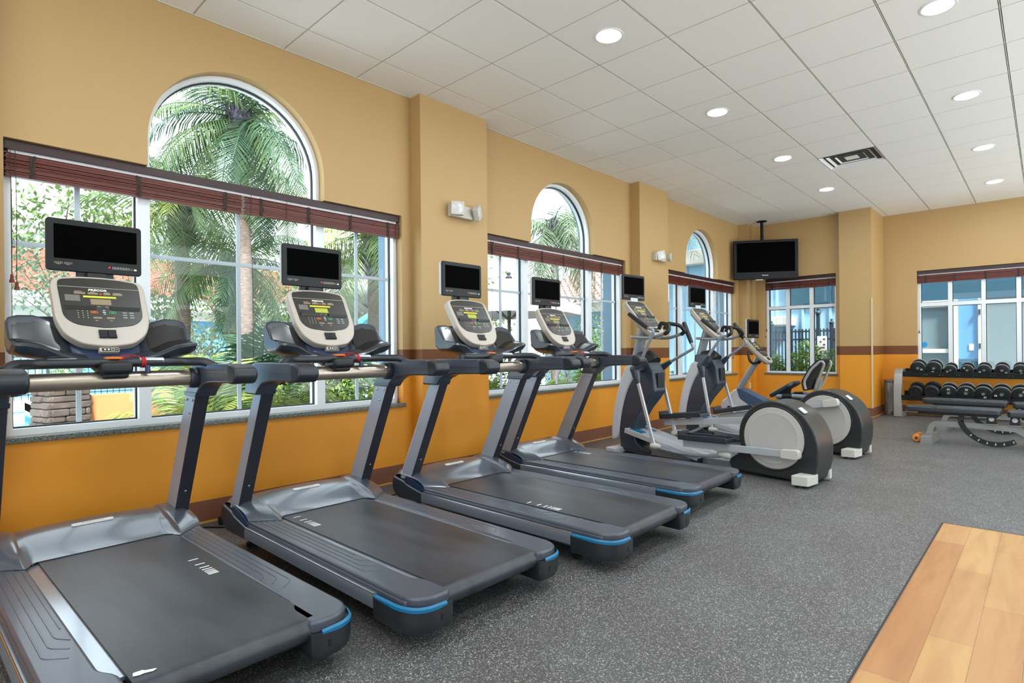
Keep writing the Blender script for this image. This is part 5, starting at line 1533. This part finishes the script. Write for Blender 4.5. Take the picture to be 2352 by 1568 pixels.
# stone pier and orange garden wall
g = G()
rnd = random.Random(5)
z = GZ
while z < 0.80:
    h = rnd.uniform(0.05, 0.10); x = -0.30
    for side in range(4):
        u = -0.20
        while u < 0.20:
            l = rnd.uniform(0.12, 0.30); u2 = min(u + l, 0.21)
            e = rnd.uniform(0.0, 0.035)
            M = Matrix.Translation((-4.77, -0.04, 0)) @ Matrix.Rotation(side*PI/2 + 0.3, 4, 'Z')
            g.box(u+0.003, u2-0.003, -0.21-e, -0.12, z+0.003, z+h-0.003, 0.012, 1, 0, M)
            u = u2
    z += h
g.box(-4.90, -4.64, -0.17, 0.09, GZ, 0.78)
sp = g.build('stone_pier', 'stone', None, smooth=40); tag(sp, 'stacked stone garden pier beside the pool', 'pier')
g = G(); g.box(-5.05, -4.85, 0.22, 1.55, GZ, 0.62); ow = g.build('garden_wall', 'stucco orange', None, smooth=0); tag(ow, 'low orange garden wall behind the palm fronds', 'garden wall')
g = G(); g.tube(fillet([(-6.5, -0.55, GZ), (-6.5, -0.55, 0.85), (-6.9, -0.55, 0.72), (-7.3, -0.55, GZ-0.6)], 0.2, 5), 0.028, 8); rl = g.build('pool_handrail', 'label white', None); tag(rl, 'white curved handrail at the pool edge', 'handrail')

# iron fences
def fence(label, p, q, h, n, posts=True, m='iron fence'):
    t = thing('iron_fence', label, 'fence', (0, 0, 0))
    p, q = Vector(p), Vector(q); g = G()
    for z in (0.15, h - 0.22, h - 0.05): g.bar(p + Vector((0,0,z)), q + Vector((0,0,z)), 0.03, 0.035)
    g.build('rails', m, t, smooth=0)
    g = G()
    for k in range(n):
        c = p.lerp(q, (k + 0.5)/n); g.box(c.x-0.015, c.x+0.015, c.y-0.009, c.y+0.009, c.z, c.z+h)
    g.build('pickets', m, t, smooth=0)
    for k in range(4):
        c = p.lerp(q, k/3); g = G(); g.box(c.x-0.035, c.x+0.035, c.y-0.035, c.y+0.035, c.z, c.z+h+0.10); g.lathe([(0.045, 0), (0.05, 0.02), (0.02, 0.05), (0.025, 0.08), (0, 0.10)], (c.x, c.y, c.z+h+0.10), n=10); g.build('post', m, t, smooth=30)
    return t
fence('black iron fence along the far side of the pool', (-16.6, -8, GZ), (-16.6, 6, GZ), 1.25, 95)
fence('dark iron fence behind the yellow-green shrubs outside the gridded window', (-1.4, 11.35, GZ), (2.2, 11.35, GZ), 1.66, 52)
t = thing('sign_post', 'dark post carrying a white notice outside the gridded window', 'sign', (0.80, 11.15, GZ))
g = G(); g.box(-0.03, 0.03, -0.03, 0.03, 0, 1.95); g.lathe([(0.05, 1.95), (0.055, 1.98), (0.02, 2.02), (0.03, 2.06), (0, 2.09)], n=12); g.build('post', 'iron fence', t, smooth=30)
g = G(); g.box(-0.01, 0.17, -0.045, -0.035, 1.12, 1.50); g.build('notice_board', 'paper', t, smooth=0)
g = G()
for zz, a, b2 in ((1.42, 0.10, 0.14), (1.37, 0.04, 0.07), (1.31, 0.10, 0.14), (1.25, 0.05, 0.13)): g.box(a, b2, -0.047, -0.045, zz, zz+0.03)
g.build('notice_marks', 'tassel red', t, smooth=0)

# parasols
def parasol(label, x, y, apex, brim, r, m, n=8, ribs=True):
    t = thing('parasol', label, 'parasol', (x, y, GZ), 0, None)
    apex -= GZ; brim -= GZ
    g = G(); g.tube([(0, 0, 0.0), (0, 0, apex)], 0.034, 10); g.build('pole', 'pole dark', t)
    g = G(); rg = []
    for f, zf in ((0.04, 1.0), (0.35, 0.70), (0.7, 0.33), (1.0, 0.0)):
        rg.append([(r*f*math.cos(2*PI*k/n), r*f*math.sin(2*PI*k/n), brim + (apex - brim)*zf) for k in range(n)])
    rg.append([(r*math.cos(2*PI*k/n), r*math.sin(2*PI*k/n), brim - 0.16) for k in range(n)])
    g.loft(rg, caps=False); g.build('canopy', m, t, smooth=20, recalc=False)
    g = G()
    for k in range(n):
        a = 2*PI*k/n; e = Vector((r*0.97*math.cos(a), r*0.97*math.sin(a), brim - 0.01)); mid = Vector((e.x*0.5, e.y*0.5, brim + (apex-brim)*0.5 - 0.03))
        g.tube([(0, 0, apex-0.05), mid, e], 0.014, 6); g.tube([(0, 0, brim - 0.25), mid], 0.012, 6)
    g.build('ribs', 'pole dark', t)
    g = G(); g.lathe([(0.05, 0.0), (0.07, 0.03), (0.03, 0.07), (0.045, 0.11), (0, 0.15)], (0, 0, apex), n=12); g.build('finial', 'pole dark', t)
    g = G(); g.lathe([(0.25, 0), (0.25, 0.05), (0.05, 0.08), (0.04, 0.2)], n=20); g.build('base', 'pole dark', t)
parasol('white parasol on the terrace seen through the left part of the middle window', -3.46, 6.50, 2.53, 1.98, 1.42, 'canvas white')
parasol('white parasol beside the blue window jamb of the nearest window', -6.37, 5.35, 2.86, 2.22, 1.35, 'canvas white')
parasol('small teal parasol low behind the white parasol of the nearest window', -7.9, 6.75, 2.40, 1.90, 0.85, 'canvas teal')
def sun_chair(label, x, y, rz):
    t = thing('sun_lounger', label, 'sun lounger', (x, y, GZ), rz, 'loungers on the terrace')
    g = G(); g.box(-0.9, 0.5, -0.3, 0.3, 0.28, 0.33, 0.01); g.build('bed', 'lounger', t)
    g = G(); g.bar((0.5, 0, 0.31), (1.0, 0, 0.72), 0.6, 0.05, 0.01); g.build('backrest', 'lounger', t)
    for a in (-0.8, 0.4):
        for s in (-1, 1):
            g = G(); g.box(a-0.02, a+0.02, s*0.27-0.02, s*0.27+0.02, 0, 0.29); g.build('leg', 'stucco white', t)
sun_chair('sun lounger on the terrace below the white parasol of the middle window', -3.2, 7.8, 0.6)
sun_chair('sun lounger at the right of the terrace seen through the middle window', -2.6, 8.9, 0.9)

# ---------------------------------------------------------------- planting
def frond_mesh(L, n, leaf, seed, droop=1.0, name='frond', m=L1, lift=0.35, curl=0.3):
    """one feather leaf growing along +x, arching down; leaflets in two rows, each a folded blade."""
    r = random.Random(seed); g = G(); bm = g.bm
    ax = []
    for i in range(n + 1):
        t = i / n
        x = L * (t - 0.18 * droop * t**2.5); z = L * (lift * t - 0.62 * droop * t * t)
        ax.append(Vector((x, 0.02 * L * math.sin(3*t + seed), z)))
    g.tube(ax[::2], [0.014 * (1 - 0.85 * k / (len(ax[::2]) - 1)) for k in range(len(ax[::2]))], 5)
    for i in range(2, n):
        t = i / n
        d = (ax[min(i+1, n)] - ax[i-1]).normalized()
        ll = leaf * (0.45 + 0.75 * math.sin(PI * min(1, t*0.92 + 0.06))) * r.uniform(0.85, 1.1)
        for s in (-1, 1):
            side = Vector((0, s, 0)); upv = d.cross(side).normalized() * s
            fwd = 0.55 + 0.4*t + r.uniform(-.1, .1)
            v = (side * 1.0 + d * fwd + Vector((0, 0, -0.30 - curl*r.random()))).normalized()
            p0 = ax[i]; w = 0.017 + 0.004*r.random()
            mid = p0 + v * ll * 0.55 + Vector((0, 0, 0.03*ll)); tip = p0 + v * ll + Vector((0, 0, -0.22*ll))
            wv = d * w
            a = bm.verts.new(p0 - wv*0.5); b = bm.verts.new(p0 + wv*0.5); c = bm.verts.new(mid + wv*0.7); e = bm.verts.new(mid - wv*0.7); f = bm.verts.new(tip)
            bm.faces.new((a, b, c, e)); bm.faces.new((e, c, f))
    return g.mesh(name, m, smooth=0, recalc=False)
FR = {}
def fronds(key, *a, **k):
    if key not in FR: FR[key] = frond_mesh(*a, **k)
    return FR[key]
def palm(label, x, y, h, r, variant, count, seed, tilt=(0, 0), trunk_m='trunk', boots=True, cat='palm tree', group=None, elev=(-0.9, 1.1), scale=1.0, base_z=GZ):
    t = thing('palm_tree', label, cat, (x, y, base_z), 0, group)
    rd = random.Random(seed); g = G()
    n = max(6, int(h*4)); pts = []; rs = []
    for i in range(n + 1):
        f = i/n; pts.append((tilt[0]*f*f, tilt[1]*f*f, h*f)); rs.append(r*(1.15 - 0.25*f) * (1 + 0.05*((i % 2)*2 - 1)))
    g.tube(pts, rs, 14); g.build('trunk', trunk_m, t, smooth=60)
    top = Vector((tilt[0], tilt[1], h))
    if boots:
        g = G(); g.lathe([(r*1.0, -0.75), (r*1.7, -0.55), (r*1.9, -0.3), (r*1.5, 0.0), (r*0.7, 0.2), (0, 0.25)], top, n=14)
        for k in range(90):
            a = rd.uniform(0, 2*PI); z = rd.uniform(-0.7, 0.1); rr = r*1.65
            p = top + Vector((rr*math.cos(a), rr*math.sin(a), z)); g.tube([p, p + Vector((math.cos(a)*0.07, math.sin(a)*0.07, rd.uniform(0.05, 0.14)))], [0.018, 0.004], 4)
        g.build('leaf_bases', 'trunk boots', t, smooth=0)
    for k in range(count):
        me = variant[k % len(variant)]
        o = bpy.data.objects.new('frond', me); COL.objects.link(o); o.parent = t
        o.location = top + Vector((0, 0, rd.uniform(-0.15, 0.1)))
        az = 2*PI*k*0.381966 + rd.uniform(-.25, .25); el = elev[0] + (elev[1]-elev[0]) * ((k + 0.5)/count) + rd.uniform(-.12, .12)
        o.rotation_euler = Euler((rd.uniform(-.5, .5), -el, az), 'XYZ')
        s = scale * rd.uniform(0.85, 1.12); o.scale = (s, s, s)
    return t
va = [fronds('a%d' % i, 2.1, 46, 0.42, i, 1.0, m=(L2 if i % 2 else L1)) for i in range(4)]
vb = [fronds('b%d' % i, 1.9, 42, 0.42, 10+i, 1.2, m=(L3 if i % 2 else L1)) for i in range(3)]
vc = [fronds('c%d' % i, 1.25, 26, 0.40, 20+i, 0.8, m=(L1 if i % 2 else L3), lift=0.7) for i in range(3)]
vd = [fronds('d%d' % i, 2.0, 40, 0.50, 30+i, 1.5, m=L6, lift=0.3, curl=0.9) for i in range(2)]
palm('tall palm with scaly grey trunk and drooping crown in the nearest window', -5.17, 2.30, 5.05, 0.105, va, 34, 1, tilt=(-0.05, -0.05), elev=(-1.25, 1.2))
palm('palm with yellowish fronds left of the tall palm', -7.4, 2.05, 3.9, 0.12, vb, 24, 2, elev=(-1.0, 1.0))
palm('palm behind the right edge of the nearest window', -4.6, 4.25, 3.3, 0.11, vb, 22, 3, elev=(-0.9, 1.0))
palm('thin dark palm just left of the tall palm trunk', -7.52, 3.1, 3.1, 0.10, va, 20, 4, elev=(-1.3, 0.5))
palm('palm whose fronds hang into the top left of the nearest window', -8.8, -1.9, 5.2, 0.12, va, 20, 5, elev=(-0.9, 1.0))
palm('weeping palm with greyish fronds in the middle arched window', -4.4, 9.0, 4.2, 0.10, vd, 22, 6, elev=(-1.0, 0.7))
palm('leaning palm with pale trunk against the pale blue wall', -0.86, 10.75, 4.6, 0.13, vd, 16, 8, tilt=(-1.0, 0.35), trunk_m='trunk pale', boots=False, elev=(-0.4, 1.1))
def clump(label, x, y, variant, count, seed, elev=(0.2, 1.3), scale=1.0, name='palm_shrub', cat='palm shrub', group=None):
    t = thing(name, label, cat, (x, y, GZ), 0, group); rd = random.Random(seed)
    for k in range(count):
        o = bpy.data.objects.new('frond', variant[k % len(variant)]); COL.objects.link(o); o.parent = t
        az = 2*PI*k*0.381966 + rd.uniform(-.3, .3); el = elev[0] + (elev[1]-elev[0])*((k+.5)/count)
        o.location = (rd.uniform(-.1, .1), rd.uniform(-.1, .1), rd.uniform(0.0, 0.15)); o.rotation_euler = Euler((rd.uniform(-.5, .5), -el, az), 'XYZ')
        s = scale*rd.uniform(.8, 1.15); o.scale = (s, s, s)
    return t
ve = [fronds('e%d' % i, 1.25, 26, 0.40, 40+i, 0.8, m=L2, lift=0.7) for i in range(2)]
vl = [fronds('l%d' % i, 1.0, 22, 0.34, 50+i, 0.9, m=L5, lift=0.7) for i in range(2)]
for (lab, x, y, v, c, s_, sc) in [
    ('palm shrub with spreading fronds in front of the orange garden wall', -3.3, 1.15, vc, 20, 11, 0.9),
    ('dense palm shrub at the foot of the tall palm', -4.2, 2.2, ve, 24, 12, 1.3),
    ('bright palm shrub between the closest console and the tall palm', -5.7, 2.05, vl, 26, 13, 1.35),
    ('dark palm shrub right of the tall palm trunk', -4.3, 3.1, ve, 24, 14, 1.45),
    ('low palm shrub under the sill at the middle of the nearest window', -2.3, 1.6, vc, 18, 15, 0.75),
    ('palm shrub at the right end of the nearest window', -2.2, 3.4, vc, 18, 16, 0.8),
    ('palm shrub low in the left part of the middle window', -1.9, 4.6, vc, 16, 17, 0.75),
    ('lime palm shrub behind the fourth treadmill console', -1.7, 6.9, vl, 18, 18, 1.1),
    ('small palm shrub under the right part of the middle window', -1.4, 7.6, vc, 14, 19, 0.7),
    ('palm shrub by the leaning palm outside the third window', -1.35, 9.9, vc, 14, 20, 0.75)]:
    clump(lab, x, y, v, c, s_, scale=sc)

def leaf_cloud(g, blobs, n, size, seed, flat=0.0):
    r = random.Random(seed); bm = g.bm
    tot = sum(b[3]*b[4]*b[5] for b in blobs)
    for b in blobs:
        k = max(5, int(n * b[3]*b[4]*b[5] / tot))
        for _ in range(k):
            while True:
                p = Vector((r.uniform(-1, 1), r.uniform(-1, 1), r.uniform(-1, 1)))
                if 0.25 < p.length < 1: break
            c = Vector((b[0] + p.x*b[3], b[1] + p.y*b[4], b[2] + p.z*b[5]))
            R = Euler((r.uniform(-1.2, 1.2), r.uniform(-1.2, 1.2), r.uniform(0, 6.28))).to_matrix()
            s = size * r.uniform(0.6, 1.3)
            q = [R @ Vector(v) * s for v in ((-0.1, 0, 0), (0.35, 0.24, 0.04), (1, 0, -0.08), (0.35, -0.24, 0.04))]
            bm.faces.new([bm.verts.new(c + v) for v in q])
def tree(label, x, y, h, blobs, n, size, seed, m, trunk_r=0.10, cat='tree', name='leafy_tree'):
    t = thing(name, label, cat, (x, y, GZ))
    rd = random.Random(seed)
    g = G(); leaf_cloud(g, blobs, n, size, seed); g.build('crown', m, t, smooth=0, recalc=False)
    g = G()
    top = Vector((blobs[0][0], blobs[0][1], blobs[0][2]))
    g.tube([(0, 0, 0), (0.05, 0.02, h*0.45), top*0.8], [trunk_r, trunk_r*0.8, trunk_r*0.3], 9)
    for b in blobs[1:]:
        c = Vector(b[:3]); s = Vector((0.05, 0.02, h*rd.uniform(0.35, 0.55))); g.tube([s, s.lerp(c, 0.5) + Vector((0, 0, 0.1)), c], [trunk_r*0.5, trunk_r*0.3, trunk_r*0.12], 6)
    g.build('trunk', 'trunk', t, smooth=60)
    return t
def blobs(cx, cy, cz, R, n, seed, squash=0.8):
    r = random.Random(seed); out = [(cx, cy, cz, R*0.6, R*0.6, R*0.5)]
    for k in range(n):
        a = r.uniform(0, 6.28); d = R*r.uniform(0.3, 0.8); out.append((cx + d*math.cos(a), cy + d*math.sin(a), cz + R*squash*r.uniform(-.6, .7), R*r.uniform(.3, .5), R*r.uniform(.3, .5), R*r.uniform(.25, .42)))
    return out
tree('sparse leafy tree before the blue pool house at the left window edge', -10.6, 1.0, 3.2, blobs(0, 0, 3.1, 1.5, 9, 1), 1800, 0.11, 61, L6, 0.05)
tree('slender branching tree between the first console and the tall palm', -8.6, 2.0, 2.2, blobs(0, 0, 2.0, 0.9, 8, 2), 900, 0.10, 62, L4, 0.035)
for k, (x, y, z, R, m, lab) in enumerate([(-29, 3, 5.5, 4.2, L4, 'big round tree rising behind the red tiled roof'), (-29, 11, 5.0, 4.6, L6, 'broad dull green tree behind the right end of the pool house'), (-20, 16.5, 5.2, 4.2, L4, 'large green tree behind the parasols of the nearest window'),
        (-14, 12.6, 4.6, 2.6, L6, 'grey green tree behind the cottage roof'), (-13.2, 9.0, 3.6, 2.4, L4, 'leafy tree right behind the teal parasol'), (-29, -6, 5.0, 4.0, L6, 'dull green tree behind the left end of the pool house'), (-10.2, 9.6, 3.1, 1.5, L5, 'bright green small tree left of the middle window parasol')]):
    tree(lab, x, y, z, blobs(0, 0, z, R, 12, 70+k), 2600, 0.10*R/1.4, 80+k, m, 0.16)
for lab, x, y, z, R, n, m, sd in (('dense leafy tree filling the gap left of the tall palm trunk', -11.8, 4.6, 2.9, 2.0, 2600, L4, 201), ('dense dark tree behind the tall palm trunk', -11.4, 7.4, 2.6, 1.9, 2600, L2, 202), ('bushy tree at the foot of the pool house wall', -14.6, 4.4, 1.3, 1.4, 1500, L6, 203),
        ('bushy tree behind the parasol of the middle window', -8.6, 10.4, 2.5, 1.7, 2600, L4, 204)):
    tree(lab, x, y, z, blobs(0, 0, z, R, 12, sd), n, 0.13, sd, m, 0.12)
def bush(label, x, y, R, h, n, size, m, seed, name='bush'):
    t = thing(name, label, 'bush', (x, y, GZ))
    g = G(); leaf_cloud(g, [(0, 0, h*0.55, R, R, h*0.5), (R*0.5, 0.1, h*0.45, R*0.6, R*0.6, h*0.4), (-R*0.5, -0.1, h*0.4, R*0.6, R*0.6, h*0.4)], n, size, seed); g.build('foliage', m, t, smooth=0, recalc=False)
    g = G(); rd = random.Random(seed)
    for k in range(7):
        a = rd.uniform(0, 6.28); g.tube([(0.04*math.cos(a), 0.04*math.sin(a), 0), (R*0.5*math.cos(a), R*0.5*math.sin(a), h*0.7)], [0.012, 0.005], 5)
    g.build('stems', 'trunk', t)
bush('lime green bush below the second treadmill console', -2.6, 2.45, 0.62, 1.05, 1100, 0.075, L5, 91)
bush('yellow green bush left of the lime bush under the nearest window', -3.1, 1.75, 0.5, 0.9, 800, 0.075, L5, 92)
bush('low green bush at the right end under the nearest window', -1.9, 2.85, 0.45, 0.75, 700, 0.07, L4, 93)
bush('tall clipped green bush behind the blue pier of the middle window', -2.6, 8.6, 0.75, 2.0, 1700, 0.085, L4, 94)
bush('rounded green bush at the cottage wall in the middle window', -4.3, 9.6, 1.0, 2.1, 1500, 0.09, L4, 95)
bush('dark green bush behind the parasol pole in the middle window', -6.0, 8.0, 1.1, 1.5, 1300, 0.09, L2, 96)
bush('yellow green bush in front of the iron fence, left of the spiky plant', -0.05, 10.75, 0.40, 1.18, 2600, 0.075, L5, 97)
bush('yellow green bush in front of the iron fence, right of the spiky plant', 1.25, 10.75, 0.42, 1.22, 2600, 0.075, L5, 98)
bush('green bush behind the spiky plant at the iron fence', 0.62, 11.0, 0.42, 1.36, 2600, 0.075, L5, 99)
bush('dark bush by the pool fence beyond the water', -16.2, 1.6, 0.6, 1.0, 600, 0.10, L4, 100)
bush('dull green bush between the palm trunk and the parasols', -7.0, 4.0, 0.9, 1.6, 1300, 0.09, L6, 101)
def blades(label, x, y, n, L, w, m, seed, name, spread=0.9):
    t = thing(name, label, 'plant', (x, y, GZ)); g = G(); r = random.Random(seed); bm = g.bm
    for k in range(n):
        a = 2*PI*k*0.381966; e = (0.25 + spread*k/n); l = L*r.uniform(.75, 1.1)
        d = Vector((math.cos(a)*math.sin(e), math.sin(a)*math.sin(e), math.cos(e))); s = Vector((-math.sin(a), math.cos(a), 0))
        c = [Vector((0, 0, 0.1 + 0.2*r.random())) + d*l*f + Vector((0, 0, -0.28*l*f*f)) for f in (0, .35, .7, 1)]
        ww = [w*0.35, w, w*0.8, 0.002]
        vs = [(bm.verts.new(p - s*q), bm.verts.new(p + s*q)) for p, q in zip(c, ww)]
        for i in range(3): bm.faces.new((vs[i][0], vs[i][1], vs[i+1][1], vs[i+1][0]))
    g.build('leaves', m, t, smooth=0, recalc=False)
    g = G(); g.tube([(0, 0, 0), (0, 0, 0.3)], 0.025, 8); g.build('stem', 'trunk', t)
blades('spiky yellow green plant before the iron fence', 0.60, 10.85, 40, 0.98, 0.026, L5, 1, 'spiky_plant')
blades('broad-leaved reddish green plant near the right jamb of the nearest window', -1.15, 3.0, 14, 0.85, 0.055, L7, 2, 'cordyline', 0.6)
blades('red leaved plant at the left edge of the nearest window', -11.2, -1.35, 22, 1.0, 0.05, L8, 3, 'red_plant', 0.8)
blades('small dark red plant behind the leaning palm trunk', -1.6, 10.4, 18, 0.75, 0.035, L8, 4, 'red_plant', 0.8)
